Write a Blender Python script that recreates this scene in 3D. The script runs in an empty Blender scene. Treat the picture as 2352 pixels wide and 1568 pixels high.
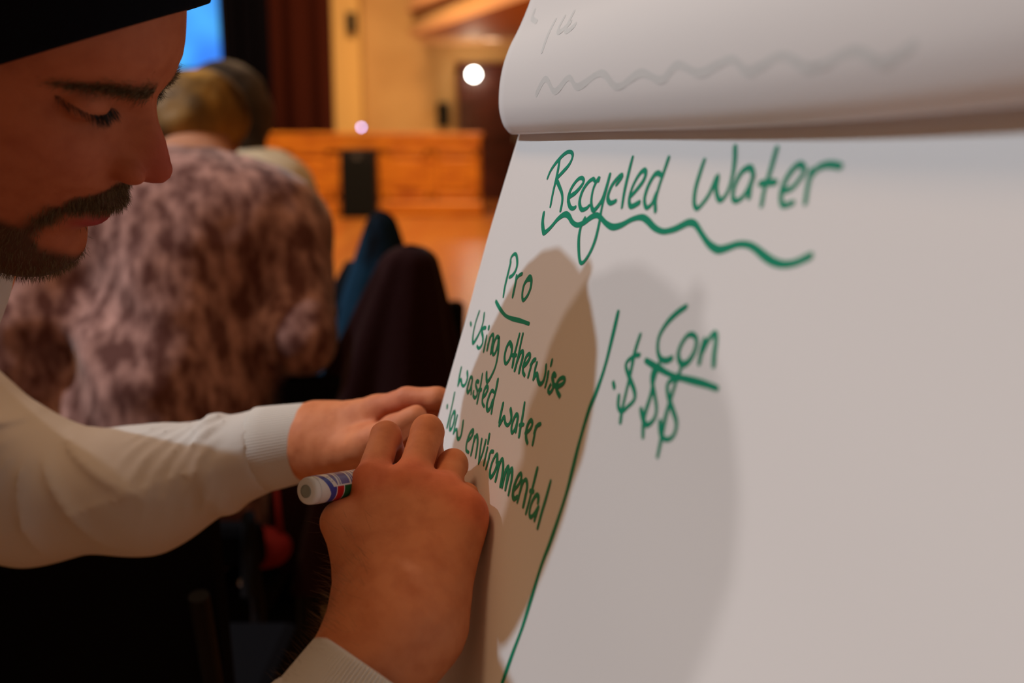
import bpy, bmesh, math, random
import numpy as np
from mathutils import Vector
from mathutils.bvhtree import BVHTree

# ------------------------------------------------------------------ camera, world, lights
sc = bpy.context.scene
COL = sc.collection
FPX = 2352 * 35 / 36.0
PITCH = math.radians(12)
CAM = np.array([0.0, 0.0, 1.2])
RX = np.array([1.0, 0, 0]); FW = np.array([0, math.cos(PITCH), -math.sin(PITCH)]); UP = np.array([0, math.sin(PITCH), math.cos(PITCH)])
cd = bpy.data.cameras.new('camera'); cam = bpy.data.objects.new('camera', cd); COL.objects.link(cam)
cam.location = CAM; cam.rotation_euler = (math.pi / 2 - PITCH, 0, 0)
cd.lens = 35; cd.sensor_width = 36; cd.clip_start = 0.02; cd.clip_end = 100
cd.dof.use_dof = True; cd.dof.focus_distance = 0.655; cd.dof.aperture_fstop = 3.8
sc.camera = cam
sc.view_settings.view_transform = 'Standard'; sc.view_settings.look = 'None'
sc.view_settings.gamma = 1; sc.view_settings.use_curve_mapping = False
sc.view_settings.exposure = 0.0
w = bpy.data.worlds.new('hall_air'); sc.world = w; w.use_nodes = True
w.node_tree.nodes['Background'].inputs[0].default_value = (0.31, 0.178, 0.088, 1)
w.node_tree.nodes['Background'].inputs[1].default_value = 0.52

def lamp(name, kind, loc, power, color, size, aim=None, spot=None):
    l = bpy.data.lights.new(name, kind); l.energy = power; l.color = color
    if kind == 'AREA': l.shape = 'DISK'; l.size = size
    else: l.shadow_soft_size = size
    if spot: l.spot_size = math.radians(spot); l.spot_blend = 0.6
    o = bpy.data.objects.new(name, l); COL.objects.link(o); o.location = loc
    if aim is not None:
        o.rotation_euler = (Vector(aim) - Vector(loc)).to_track_quat('-Z', 'Y').to_euler()
    return o
# the cool stage lamp and the neutral follow lamp that throw the two head shadows
lamp('stage_light_cool', 'SPOT', (-5.35, 0.68, 5.95), 860, (0.66, 0.84, 0.96), 0.055, (0, .6, 1.0), 50)
lamp('stage_light_neutral', 'SPOT', (-5.65, 2.70, 5.50), 370, (1.0, 0.92, 0.88), 0.09, (0, .6, 1.0), 50)
# warm house lights over the floor and the far end of the hall
lamp('house_light_near', 'AREA', (-1.6, 1.0, 5.2), 48, (1.0, 0.60, 0.32), 1.2, (-.6, 1.4, 0))
lamp('house_light_middle', 'AREA', (-1.0, 8.5, 5.2), 260, (1.0, 0.62, 0.33), 1.0, (-1.5, 10.5, 0))
lamp('house_light_desk', 'AREA', (-1.8, 12.3, 4.8), 240, (1.0, 0.62, 0.35), 0.8, (-1.9, 14.6, 0.6))
lamp('wall_washer', 'SPOT', (-1.5, 15.3, 1.35), 48, (1.0, 0.62, 0.28), 0.15, (-1.6, 17.4, 1.5), 130)

def ray(x, y): return (x - 1176) / FPX * RX + FW + (784 - y) / FPX * UP
def pt(x, y, d): return CAM + ray(x, y) * d          # point of the hall seen at a pixel, d metres ahead

# ------------------------------------------------------------------ materials
def mat(name, color=(.8, .8, .8), rough=.6, metal=0, noise=None, bump=None, attr=None, sss=0, emit=None, spec=.4, sheen=0, ribs=None, tr=None):
    m = bpy.data.materials.new(name); m.use_nodes = True
    nt = m.node_tree; b = nt.nodes['Principled BSDF']; N = nt.nodes.new; Lk = nt.links.new
    b.inputs['Base Color'].default_value = (*color, 1); b.inputs['Roughness'].default_value = rough
    b.inputs['Metallic'].default_value = metal; b.inputs['Specular IOR Level'].default_value = spec
    if sheen: b.inputs['Sheen Weight'].default_value = sheen
    tc = N('ShaderNodeTexCoord')
    src = None
    if attr:
        a = N('ShaderNodeAttribute'); a.attribute_name = attr; src = a.outputs['Color']; Lk(src, b.inputs['Base Color'])
    if noise:                       # (scale, second colour, low, high, stretch)
        sc_, c2, lo, hi, st = noise
        mp = N('ShaderNodeMapping'); mp.inputs['Scale'].default_value = st; Lk(tc.outputs['Object'], mp.inputs['Vector'])
        n = N('ShaderNodeTexNoise'); n.inputs['Scale'].default_value = sc_; n.inputs['Detail'].default_value = 5; Lk(mp.outputs[0], n.inputs['Vector'])
        mr = N('ShaderNodeMapRange'); mr.inputs[1].default_value = lo; mr.inputs[2].default_value = hi; Lk(n.outputs['Fac'], mr.inputs[0])
        mx = N('ShaderNodeMix'); mx.data_type = 'RGBA'
        mx.inputs['B'].default_value = (*c2, 1); Lk(mr.outputs[0], mx.inputs['Factor'])
        if src is not None:
            mx.blend_type = 'MULTIPLY'; Lk(src, mx.inputs['A'])
        else: mx.inputs['A'].default_value = (*color, 1)
        Lk(mx.outputs['Result'], b.inputs['Base Color'])
    if bump:                        # (scale, strength, distance)
        n = N('ShaderNodeTexNoise'); n.inputs['Scale'].default_value = bump[0]; n.inputs['Detail'].default_value = 4; Lk(tc.outputs['Object'], n.inputs['Vector'])
        bp = N('ShaderNodeBump'); bp.inputs['Strength'].default_value = bump[1]; bp.inputs['Distance'].default_value = bump[2]
        Lk(n.outputs['Fac'], bp.inputs['Height']); Lk(bp.outputs[0], b.inputs['Normal'])
    if sss:
        b.inputs['Subsurface Weight'].default_value = sss; b.inputs['Subsurface Radius'].default_value = (1, .35, .2); b.inputs['Subsurface Scale'].default_value = .004
    if emit:
        b.inputs['Emission Color'].default_value = (*emit[0], 1); b.inputs['Emission Strength'].default_value = emit[1]
    if tr: b.inputs['Transmission Weight'].default_value = tr
    return m
M = dict(
    paper=mat('flip_chart_paper', (.80, .785, .79), .75, bump=(260, .12, .0004), spec=.15),
    ink=mat('green_marker_ink', (.0, .27, .150), .45, spec=.3),
    ghost=mat('ink_showing_through', (.69, .70, .705), .8, spec=.1),
    board=mat('white_board', (.55, .55, .55), .4), alu=mat('brushed_metal', (.5, .5, .52), .35, metal=1), black=mat('black_plastic', (.008, .008, .010), .6, spec=.15),
    skin=mat('skin', attr='col', rough=.62, sss=.12, bump=(420, .3, .0006), spec=.22, noise=(80, (.84, .74, .70), .42, .75, (1, 1, 1))),
    shirt=mat('cream_jersey', (.66, .62, .59), .9, bump=(900, .25, .0004), spec=.1, sheen=.15),
    cuff=mat('cream_rib_knit', (.68, .64, .60), .9, bump=(900, .2, .0004), spec=.1),
    navy=mat('navy_denim', (.006, .009, .016), .9, bump=(600, .3, .0005), spec=.05), shoe=mat('dark_leather', (.02, .015, .012), .5),
    beanie=mat('black_wool', (.004, .004, .006), .95, bump=(500, .5, .001), spec=.05),
    hair=mat('dark_brown_hair', (.115, .068, .026), .6, spec=.3), lash=mat('dark_lashes', (.012, .008, .006), .6),
    armhair=mat('fair_arm_hair', (.22, .12, .05), .6),
    velvet=mat('pink_crushed_velvet', (.15, .052, .042), .75, noise=(32, (.64, .36, .32), .39, .68, (1.3, 1.3, .6)), bump=(14, .45, .010), sheen=.35, spec=.15),
    golden=mat('golden_brown_hair', (.085, .042, .008), .65, noise=(9, (.55, .30, .06), .42, .65, (1, 1, .5)), bump=(30, .5, .006)),
    greyhair=mat('dark_grey_brown_hair', (.020, .013, .009), .6, noise=(7, (.12, .085, .062), .42, .7, (1, 1, .35)), bump=(26, .5, .006)),
    beige=mat('beige_knit', (.82, .70, .50), .9, bump=(60, .3, .004)),
    bluecoat=mat('blue_coat_cloth', (.010, .045, .095), .85, noise=(5, (.004, .006, .010), .44, .56, (1, 1, .5)), bump=(14, .4, .01), spec=.1),
    maroon=mat('dark_maroon_wool', (.024, .007, .008), .95, bump=(120, .4, .003), spec=.03, sheen=.1),
    seat=mat('black_seat_fabric', (.006, .006, .008), .9, spec=.04),
    red=mat('dark_red_cloth', (.22, .006, .010), .8), pale=mat('pale_wood', (.42, .28, .12), .6),
    wood=mat('honey_wood', (.66, .25, .018), .35, noise=(3, (.36, .09, .008), .35, .7, (1, 1, 6)), spec=.5),
    darkwood=mat('dark_mahogany', (.075, .013, .006), .4, noise=(3, (.04, .006, .003), .4, .65, (1, 1, 4))),
    floorm=mat('polished_wood_floor', (.46, .185, .030), .30, noise=(1.3, (.36, .105, .016), .35, .7, (3, .3, 1)), spec=.5),
    wall=mat('ochre_plaster', (.50, .32, .125), .8, noise=(1.4, (.43, .26, .095), .35, .7, (1, 1, 1))),
    pilaster=mat('cream_plaster', (.62, .40, .13), .75), mould=mat('painted_moulding', (.62, .34, .15), .6),
    curtain=mat('black_drape', (.003, .003, .005), .95, spec=.02), redcurtain=mat('maroon_drape', (.040, .009, .005), .9, spec=.05),
    bulb=mat('lit_lamp', (1, 1, 1), emit=((1, .95, .85), 26)), bulb2=mat('small_cool_bulb', (1, 1, 1), emit=((.42, .48, 1), 15)),
    dim=mat('recessed_lamp_glow', (1, 1, 1), emit=((1, .62, .36), 1.2)),
    lens=mat('lamp_glass', (.8, .7, .5), .2),
    m_white=mat('marker_white_plastic', (.74, .72, .72), .35), m_dark=mat('marker_green_cap', (.0, .13, .05), .35),
    m_grey=mat('marker_vent', (.28, .30, .26), .5), nib=mat('marker_nib', (.0, .08, .04), .8),
)

# ------------------------------------------------------------------ object helpers
def tag(o, label=None, cat=None, group=None, kind=None):
    if label: o['label'] = label
    if cat: o['category'] = cat
    if group: o['group'] = group
    if kind: o['kind'] = kind
    return o
def empty(name, loc, label, cat, group=None):
    o = bpy.data.objects.new(name, None); COL.objects.link(o); o.location = Vector([float(a) for a in loc]); o.empty_display_size = .1
    return tag(o, label, cat, group)
def root_loc(o):
    v = Vector((0, 0, 0))
    while o is not None: v += o.location; o = o.parent
    return v
def link(name, me, m, parent=None, smooth=True):
    o = bpy.data.objects.new(name, me); COL.objects.link(o)
    if m is not None:
        for mm in (m if isinstance(m, (list, tuple)) else [m]): me.materials.append(mm)
    if parent is not None:
        o.parent = parent; o.location = -root_loc(parent)
    if smooth: me.polygons.foreach_set('use_smooth', [True] * len(me.polygons))
    return o
def mesh_np(name, V, Q, col=None):
    me = bpy.data.meshes.new(name)
    V = np.asarray(V, dtype=np.float32); Q = np.asarray(Q, dtype=np.int32)
    n = Q.shape[1]
    me.vertices.add(len(V)); me.vertices.foreach_set('co', V.ravel())
    me.loops.add(Q.size); me.loops.foreach_set('vertex_index', Q.ravel())
    me.polygons.add(len(Q)); me.polygons.foreach_set('loop_start', np.arange(0, Q.size, n, dtype=np.int32))
    me.update(calc_edges=True)
    if col is not None:
        a = me.attributes.new('col', 'FLOAT_COLOR', 'POINT')
        c = np.ones((len(V), 4), dtype=np.float32); c[:, :3] = col; a.data.foreach_set('color', c.ravel())
    me.validate(); return me
class MB:
    def __init__(s): s.bm = bmesh.new()
    def box(s, lo, hi, bev=0, rot=None, about=None):
        lo = np.array(lo, float); hi = np.array(hi, float)
        r = bmesh.ops.create_cube(s.bm, size=1)
        vs = r['verts']
        for v in vs: v.co = Vector((lo + hi) / 2) + Vector(np.array(v.co) * (hi - lo))
        if bev:
            es = list({e for v in vs for e in v.link_edges})
            bmesh.ops.bevel(s.bm, geom=es, offset=bev, segments=2, affect='EDGES', profile=.5)
        return s
    def tube(s, path, rad, seg=12, caps=True):
        path = [Vector([float(c) for c in p]) for p in path]
        if not isinstance(rad, (list, tuple)): rad = [rad] * len(path)
        rings = []; prev = None
        for i, p in enumerate(path):
            t = (path[min(i + 1, len(path) - 1)] - path[max(i - 1, 0)]).normalized()
            if prev is None: a = t.orthogonal().normalized()
            else: a = (prev - t * prev.dot(t)).normalized()
            prev = a; b = t.cross(a)
            rings.append([s.bm.verts.new(p + (a * math.cos(k * 2 * math.pi / seg) + b * math.sin(k * 2 * math.pi / seg)) * rad[i]) for k in range(seg)])
        for r0, r1 in zip(rings, rings[1:]):
            for k in range(seg): s.bm.faces.new((r0[k], r0[(k + 1) % seg], r1[(k + 1) % seg], r1[k]))
        if caps: s.bm.faces.new(rings[0][::-1]); s.bm.faces.new(rings[-1])
        return s
    def lathe(s, base, axis, prof, seg=32):
        base = Vector([float(c) for c in base]); axis = Vector([float(c) for c in axis]).normalized(); a = axis.orthogonal().normalized(); b = axis.cross(a)
        rings = [[s.bm.verts.new(base + axis * h + (a * math.cos(k * 2 * math.pi / seg) + b * math.sin(k * 2 * math.pi / seg)) * max(r, 1e-5)) for k in range(seg)] for r, h in prof]
        for r0, r1 in zip(rings, rings[1:]):
            for k in range(seg): s.bm.faces.new((r0[k], r0[(k + 1) % seg], r1[(k + 1) % seg], r1[k]))
        s.bm.faces.new(rings[0][::-1]); s.bm.faces.new(rings[-1]); return s
    def ball(s, c, r, seg=20):
        rr = bmesh.ops.create_uvsphere(s.bm, u_segments=seg, v_segments=seg // 2, radius=1)
        rv = np.array(r) * np.ones(3)
        for v in rr['verts']: v.co = Vector(np.array(c, float) + np.array(v.co) * rv)
        return s
    def build(s, name, m, parent=None, smooth=False):
        me = bpy.data.meshes.new(name); bmesh.ops.recalc_face_normals(s.bm, faces=s.bm.faces[:]); s.bm.to_mesh(me); s.bm.free()
        return link(name, me, m, parent, smooth)

# ------------------------------------------------------------------ implicit surfaces
def sstep(x, a, b):
    t = np.clip((x - a) / (b - a), 0, 1); return t * t * (3 - 2 * t)
def smin(a, b, k):
    h = np.maximum(k - np.abs(a - b), 0) / k
    return np.minimum(a, b) - h * h * k * .25
def rc(P, a, b, ra, rb):
    a = np.asarray(a, float); b = np.asarray(b, float); d = b - a
    t = np.clip((P - a) @ d / (d @ d), 0, 1)
    return np.linalg.norm(P - a - t[:, None] * d, axis=1) - (ra + (rb - ra) * t)
def chain(P, pts, rads, k=.01):
    r = None
    for i in range(len(pts) - 1):
        d = rc(P, pts[i], pts[i + 1], rads[i], rads[i + 1]); r = d if r is None else smin(r, d, k)
    return r
def ell(P, c, r, R=None):
    q = P - np.asarray(c, float)
    if R is not None: q = q @ R.T
    r = np.array(r) * np.ones(3)
    k0 = np.linalg.norm(q / r, axis=1); k1 = np.linalg.norm(q / r ** 2, axis=1) + 1e-9
    return k0 * (k0 - 1) / k1
rng = np.random.default_rng(5)
NT = rng.random((32, 32, 32)).astype(np.float32)
def vnoise(P):                                   # smooth value noise, -1..1
    i = np.floor(P).astype(int); f = P - i; f = f * f * (3 - 2 * f); i &= 31; j = (i + 1) & 31
    def g(a, b, c): return NT[a, b, c]
    x0 = g(i[:, 0], i[:, 1], i[:, 2]) * (1 - f[:, 0]) + g(j[:, 0], i[:, 1], i[:, 2]) * f[:, 0]
    x1 = g(i[:, 0], j[:, 1], i[:, 2]) * (1 - f[:, 0]) + g(j[:, 0], j[:, 1], i[:, 2]) * f[:, 0]
    x2 = g(i[:, 0], i[:, 1], j[:, 2]) * (1 - f[:, 0]) + g(j[:, 0], i[:, 1], j[:, 2]) * f[:, 0]
    x3 = g(i[:, 0], j[:, 1], j[:, 2]) * (1 - f[:, 0]) + g(j[:, 0], j[:, 1], j[:, 2]) * f[:, 0]
    return ((x0 * (1 - f[:, 1]) + x1 * f[:, 1]) * (1 - f[:, 2]) + (x2 * (1 - f[:, 1]) + x3 * f[:, 1]) * f[:, 2]) * 2 - 1
def nets(f, lo, hi, h, extra=.006, smooth=1):
    lo = np.array(lo, float); hi = np.array(hi, float); k = 4
    n = (np.ceil((hi - lo) / h / k).astype(int)) * k + 1; nc = (n + k - 1) // k
    gi = np.stack(np.meshgrid(*[np.arange(c) for c in nc], indexing='ij'), -1).reshape(-1, 3)
    dc = f(lo + (gi * k + (k - 1) / 2) * h).reshape(nc)
    V = dc.repeat(k, 0).repeat(k, 1).repeat(k, 2)[:n[0], :n[1], :n[2]].astype(np.float32)
    act = (np.abs(dc) < h * k * 1.3 + extra).repeat(k, 0).repeat(k, 1).repeat(k, 2)[:n[0], :n[1], :n[2]]
    I = np.argwhere(act)
    for s in range(0, len(I), 400000):
        J = I[s:s + 400000]; V[J[:, 0], J[:, 1], J[:, 2]] = f(lo + J * h)
    S = V < 0
    c = [S[a:n[0] - 1 + a, b:n[1] - 1 + b, d:n[2] - 1 + d] for a in (0, 1) for b in (0, 1) for d in (0, 1)]
    allc = c[0].copy(); anyc = c[0].copy()
    for q in c[1:]: allc &= q; anyc |= q
    C = np.argwhere(anyc & ~allc)
    acc = np.zeros((len(C), 3)); cnt = np.zeros(len(C))
    for ax in range(3):
        o1, o2 = [a for a in range(3) if a != ax]
        for p in (0, 1):
            for q in (0, 1):
                A = C.copy(); A[:, o1] += p; A[:, o2] += q; B = A.copy(); B[:, ax] += 1
                va = V[A[:, 0], A[:, 1], A[:, 2]]; vb = V[B[:, 0], B[:, 1], B[:, 2]]
                mk = (va < 0) != (vb < 0); t = np.where(mk, va / np.where(va == vb, 1, va - vb), 0)
                X = A.astype(float); X[:, ax] += t; acc[mk] += X[mk]; cnt[mk] += 1
    Vt = lo + acc / cnt[:, None] * h
    idm = np.full(n - 1, -1, dtype=np.int32); idm[C[:, 0], C[:, 1], C[:, 2]] = np.arange(len(C))
    quads = []
    for ax in range(3):
        o1, o2 = (ax + 1) % 3, (ax + 2) % 3
        sl0 = [slice(1, n[a] - 1) for a in range(3)]; sl0[ax] = slice(0, n[ax] - 1)
        sl1 = list(sl0); sl1[ax] = slice(1, n[ax])
        a = S[tuple(sl0)]; b = S[tuple(sl1)]; E = np.argwhere(a != b)
        if len(E) == 0: continue
        inside = a[E[:, 0], E[:, 1], E[:, 2]]
        off = np.ones(3, int); off[ax] = 0; E = E + off
        def cell(d1, d2):
            T = E.copy(); T[:, o1] -= d1; T[:, o2] -= d2; return idm[T[:, 0], T[:, 1], T[:, 2]]
        q = np.stack([cell(1, 1), cell(0, 1), cell(0, 0), cell(1, 0)], 1)
        q[~inside] = q[~inside][:, ::-1]; quads.append(q)
    Q = np.concatenate(quads); Q = Q[(Q >= 0).all(1)]
    for _ in range(smooth):
        s = np.zeros_like(Vt); c_ = np.zeros(len(Vt))
        for a, b in ((0, 1), (1, 2), (2, 3), (3, 0)):
            np.add.at(s, Q[:, a], Vt[Q[:, b]]); np.add.at(c_, Q[:, a], 1)
        Vt = np.where(c_[:, None] > 0, Vt * .5 + .5 * s / np.maximum(c_, 1)[:, None], Vt)
    return Vt, Q
def normals(f, P, e=.0008):
    g = np.stack([f(P + e * np.eye(3)[i]) - f(P - e * np.eye(3)[i]) for i in range(3)], 1)
    return g / (np.linalg.norm(g, axis=1, keepdims=True) + 1e-12)
def join(parts):
    V = []; Q = []; n = 0
    for v, q in parts: V.append(v); Q.append(q + n); n += len(v)
    return np.concatenate(V), np.concatenate(Q)

# ================================================================== THE HALL
f3 = MB(); f3.box((-12, -3, -.1), (6, 18, 0)); tag(f3.build('floor', M['floorm']), kind='structure')
YB = 17.4
wb = MB(); wb.box((-12, YB, 0), (6, YB + .2, 6.5)); tag(wb.build('wall_back', M['wall']), kind='structure')
wr = MB(); wr.box((5.8, -1.5, 0), (6, YB, 6.5)); tag(wr.build('wall_right', M['wall']), kind='structure')
# pilaster, skirting and cornice
def px_x(px, y): return (px - 1176) / FPX * (y * math.cos(PITCH))     # x of a vertical at depth y near the horizon
pl = MB(); pl.box((px_x(757, 16.9), 16.9, 0), (px_x(832, 16.9), YB, 6.5), .01)
pl.box((px_x(757, 16.9) - .05, 16.84, 0), (px_x(832, 16.9) + .05, YB, .25), .01)
tag(pl.build('trim_1', M['pilaster']), kind='structure')
bb = MB(); bb.box((-12, YB - .03, 0), (6, YB, .16), .005); tag(bb.build('baseboard_back', M['darkwood']), kind='structure')
# balcony with a moulded fascia that runs out towards the right of the hall
A = pt(955, 95, 15.2); B = pt(1330, -58, 9.6)
zb = 2.58
dv = np.array([B[0] - A[0], B[1] - A[1]]); dv /= np.linalg.norm(dv); nv = np.array([dv[1], -dv[0]])
if nv[1] > 0: nv = -nv
def prism(mb, poly, z0, z1):
    lo_ = [mb.bm.verts.new((p[0], p[1], z0)) for p in poly]; hi_ = [mb.bm.verts.new((p[0], p[1], z1)) for p in poly]
    k = len(poly)
    mb.bm.faces.new(lo_); mb.bm.faces.new(hi_[::-1])
    for i in range(k): mb.bm.faces.new((lo_[i], lo_[(i + 1) % k], hi_[(i + 1) % k], hi_[i]))
A2 = A[:2]; B2 = B[:2] + dv * 2.0
bal = MB(); prism(bal, [A2, B2, (5.8, B2[1] - .5), (5.8, YB), (A2[0], YB)], zb + .02, zb + .25)
balc = bal.build('trim_2', M['mould']); tag(balc, kind='structure')
for i, (z0, z1, o0, o1) in enumerate(((0, .10, .0, .10), (.12, .34, .0, .05), (.36, .44, .0, .14), (.46, 1.15, .0, .06), (1.17, 1.27, .0, .16))):
    m_ = MB(); prism(m_, [A2 - dv * .02, B2, B2 + nv * o1, A2 - dv * .02 + nv * o1], zb + z0, zb + z1)
    m_.build('moulding', M['mould'] if i != 1 else M['wall'], balc)
# door of dark wood with recessed panels under the balcony
dx0 = px_x(1050, YB) + .13 ; dx1 = dx0 + 1.9
dm = MB(); dm.box((dx0, YB - .10, 0), (dx1, YB - .02, 2.12), .01); door = dm.build('door_1', M['darkwood']); tag(door, kind='structure')
for cx in (dx0 + .49, dx0 + 1.41):
    for z0, z1 in ((.15, .85), (1.0, 1.95)):
        p = MB(); p.box((cx - .32, YB - .13, z0), (cx + .32, YB - .09, z1), .02); p.build('door_panel', M['darkwood'], door)
for cx in (dx0 + .88, dx0 + 1.02):
    h_ = MB(); h_.tube([(cx, YB - .11, .98), (cx, YB - .18, .98), (cx, YB - .18, 1.14), (cx, YB - .11, 1.14)], .012); h_.build('door_handle', M['alu'], door)
df = MB(); df.box((dx0 - .12, YB - .09, 0), (dx0 - .005, YB, 2.24), .01).box((dx1 + .005, YB - .09, 0), (dx1 + .12, YB, 2.24), .01).box((dx0 - .12, YB - .09, 2.125), (dx1 + .12, YB, 2.3), .01)
df.build('door_frame', M['darkwood'], door)

# curtains: pleated drapes hanging from a rail
def drape(name, x0, x1, y, z0, z1, m, label, amp=.07, wl=.26):
    nx = int((x1 - x0) / .03); V = []; Q = []
    zs = (z0, z0 + .8, (z0 + z1) / 2, z1)
    for side, off in ((0, 0), (1, .02)):
        for i in range(nx + 1):
            x = x0 + (x1 - x0) * i / nx
            for j, z in enumerate(zs):
                a = amp * (1 - .25 * j / 3); V.append((x + .02 * math.sin(9 * x + j), y + off + a * math.sin(2 * math.pi * x / wl + .6 * math.sin(3 * x)), z))
    r = len(zs); n0 = (nx + 1) * r
    for i in range(nx):
        for j in range(r - 1):
            a = i * r + j; Q.append((a, a + r, a + r + 1, a + 1)); Q.append((n0 + a, n0 + a + 1, n0 + a + r + 1, n0 + a + r))
    for i in range(nx): Q.append((i * r, n0 + i * r, n0 + (i + 1) * r, (i + 1) * r)); Q.append((i * r + r - 1, (i + 1) * r + r - 1, n0 + (i + 1) * r + r - 1, n0 + i * r + r - 1))
    for j in range(r - 1): Q.append((j, j + 1, n0 + j + 1, n0 + j)); e = nx * r; Q.append((e + j, n0 + e + j, n0 + e + j + 1, e + j + 1))
    t = empty(name, ((x0 + x1) / 2, y, z0), label, 'curtain', 'drapes along the back wall')
    link('cloth', mesh_np(name, V, Q), m, t)
    rl = MB(); rl.tube([(x0 - .05, y, z1 + .02), (x1 + .05, y, z1 + .02)], .02); rl.build('rail', M['black'], t)
drape('stage_curtain', px_x(505, 16.3) - .05, px_x(632, 16.3), 16.3, .05, 6.0, M['curtain'], 'tall black stage curtain just right of the blue projection screen')
drape('stage_curtain', px_x(632, 16.6), px_x(768, 16.6), 16.6, .05, 6.0, M['redcurtain'], 'dark maroon curtain between the black curtain and the cream pilaster', .09, .42)
drape('stage_curtain', -11.8, -9.5, 16.3, .05, 6.0, M['curtain'], 'black stage curtain at the far left end of the back wall')
# projection screen
sm = bpy.data.materials.new('blue_projected_light'); sm.use_nodes = True; nt = sm.node_tree
b_ = nt.nodes['Principled BSDF']; b_.inputs['Base Color'].default_value = (.02, .05, .1, 1)
tc = nt.nodes.new('ShaderNodeTexCoord'); nz = nt.nodes.new('ShaderNodeTexNoise'); nz.inputs['Scale'].default_value = .9; nt.links.new(tc.outputs['Object'], nz.inputs['Vector'])
cr = nt.nodes.new('ShaderNodeValToRGB'); cr.color_ramp.elements[0].position = .35; cr.color_ramp.elements[0].color = (.01, .17, 1.0, 1)
cr.color_ramp.elements[1].position = .62; cr.color_ramp.elements[1].color = (.06, .48, 1.0, 1)
nt.links.new(nz.outputs['Fac'], cr.inputs[0]); nt.links.new(cr.outputs[0], b_.inputs['Emission Color']); b_.inputs['Emission Strength'].default_value = 1.0
sx1 = px_x(516, 15.9)
scr = empty('projection_screen', (sx1 - 2.2, 15.9, 2.1), 'large screen glowing blue behind the bearded man, left of the black curtain', 'screen')
s_ = MB(); s_.box((sx1 - 4.4, 15.9, 2.13), (sx1, 15.93, 4.7)); s_.build('screen_surface', sm, scr)
s_ = MB(); s_.box((sx1 - 4.5, 15.94, 2.03), (sx1 + .04, 15.98, 4.8), .01); s_.build('screen_frame', M['black'], scr)
for q in (-3.9, -.4):
    s_ = MB(); s_.tube([(sx1 + q, 15.96, 0.02), (sx1 + q, 15.96, 2.05)], .025); s_.build('screen_leg', M['black'], scr)

# reception desk
YD = 14.3
ex0, ex1 = -4.6, px_x(1103, YD)
desk = empty('counter_desk', ((ex0 + ex1) / 2, YD + .4, 0), 'long honey-coloured wooden counter with framed panels at the far end of the hall', 'counter')
m_ = MB(); m_.box((ex0, YD, 0.08), (ex1, YD + .75, 1.10), .01); m_.build('body', M['wood'], desk)
m_ = MB(); m_.box((ex0 - .04, YD - .06, 1.10), (ex1 + .04, YD + .80, 1.16), .015); m_.build('counter_top', M['wood'], desk)
m_ = MB(); m_.box((ex0 - .03, YD - .10, 0.0), (ex1 + .03, YD + .78, .20), .02); m_.build('plinth', M['wood'], desk)
m_ = MB(); m_.box((ex0, YD - .035, .94), (ex1, YD - .001, 1.095), .01); m_.build('frieze', M['wood'], desk)
nP = 6
for i in range(nP):
    a = ex0 + (ex1 - ex0) * i / nP; b = ex0 + (ex1 - ex0) * (i + 1) / nP
    m_ = MB(); m_.box((a + .03, YD - .03, .24), (a + .09, YD - .001, .92), .005).box((b - .09, YD - .03, .24), (b - .03, YD - .001, .92), .005).box((a + .03, YD - .03, .24), (b - .03, YD - .001, .31), .005).box((a + .03, YD - .03, .85), (b - .03, YD - .001, .92), .005)
    pf_ = m_.build('panel_frame', M['wood'], desk)
    m_ = MB(); m_.box((a + .15, YD - .022, .37), (b - .15, YD - .001, .79), .008); m_.build('panel', M['wood'], pf_)
# black speaker standing before the desk
bx0, bx1 = px_x(779, 13.9), px_x(861, 13.9)
spk = empty('floor_speaker', ((bx0 + bx1) / 2, 14.0, 0), 'tall black loudspeaker box standing against the wooden counter', 'speaker')
m_ = MB(); m_.box((bx0, 13.85, .0), (bx1, 14.16, .94), .02); m_.build('cabinet', M['black'], spk)
m_ = MB(); m_.box((bx0 + .03, 13.83, .05), (bx1 - .03, 13.852, .78), .005); m_.build('grille', mat('speaker_mesh', (.010, .012, .013), .95, spec=.02), spk)
m_ = MB(); m_.lathe(((bx0 + bx1) / 2, 13.85, .86), (0, -1, 0), [(.05, 0), (.05, .012), (.02, .004)]); m_.build('tweeter', mat('speaker_cone', (.05, .05, .05), .4), spk)
# little cool lamp on the counter
pL = pt(830, 294, 14.75)
dl = empty('counter_lamp', (pL[0], pL[1], 1.16), 'tiny cool-white lamp standing on the wooden counter', 'lamp')
m_ = MB(); m_.lathe((pL[0], pL[1], 1.16), (0, 0, 1), [(.035, 0), (.035, .01), (.006, .014), (.006, .05)]); m_.build('lamp_stand', M['black'], dl)
m_ = MB(); m_.ball((pL[0], pL[1], 1.235), .020); m_.build('bulb', M['bulb2'], dl, True)
# wall boxes
def wallbox(px, py0, py1, wpx, y, label, nm='wall_speaker'):
    d = y / math.cos(PITCH) if False else None
    c0 = CAM + ray(px, py0) * (y / ray(px, py0)[1]); c1 = CAM + ray(px, py1) * (y / ray(px, py1)[1]); hw = wpx / 2 / FPX * y
    t = empty(nm, (c0[0], y, c1[2]), label, 'speaker')
    m_ = MB(); m_.box((c0[0] - hw, y - .13, c1[2]), (c0[0] + hw, y + .0, c0[2]), .015); m_.build('speaker_box', M['black'], t)
    m_ = MB(); m_.box((c0[0] - hw * .8, y - .145, c1[2] + .03), (c0[0] + hw * .8, y - .128, c0[2] - .03), .005); m_.build('grille', bpy.data.materials['speaker_mesh'], t)
    m_ = MB(); m_.tube([(c0[0], y, (c0[2] + c1[2]) / 2), (c0[0], y + .06, (c0[2] + c1[2]) / 2)], .02); m_.build('bracket', M['black'], t)
wallbox(808, 30, 76, 20, 16.84, 'small black loudspeaker fixed high on the cream pilaster')
wallbox(1018, 236, 292, 26, YB - .06, 'small black loudspeaker low on the ochre wall left of the dark door')
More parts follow.
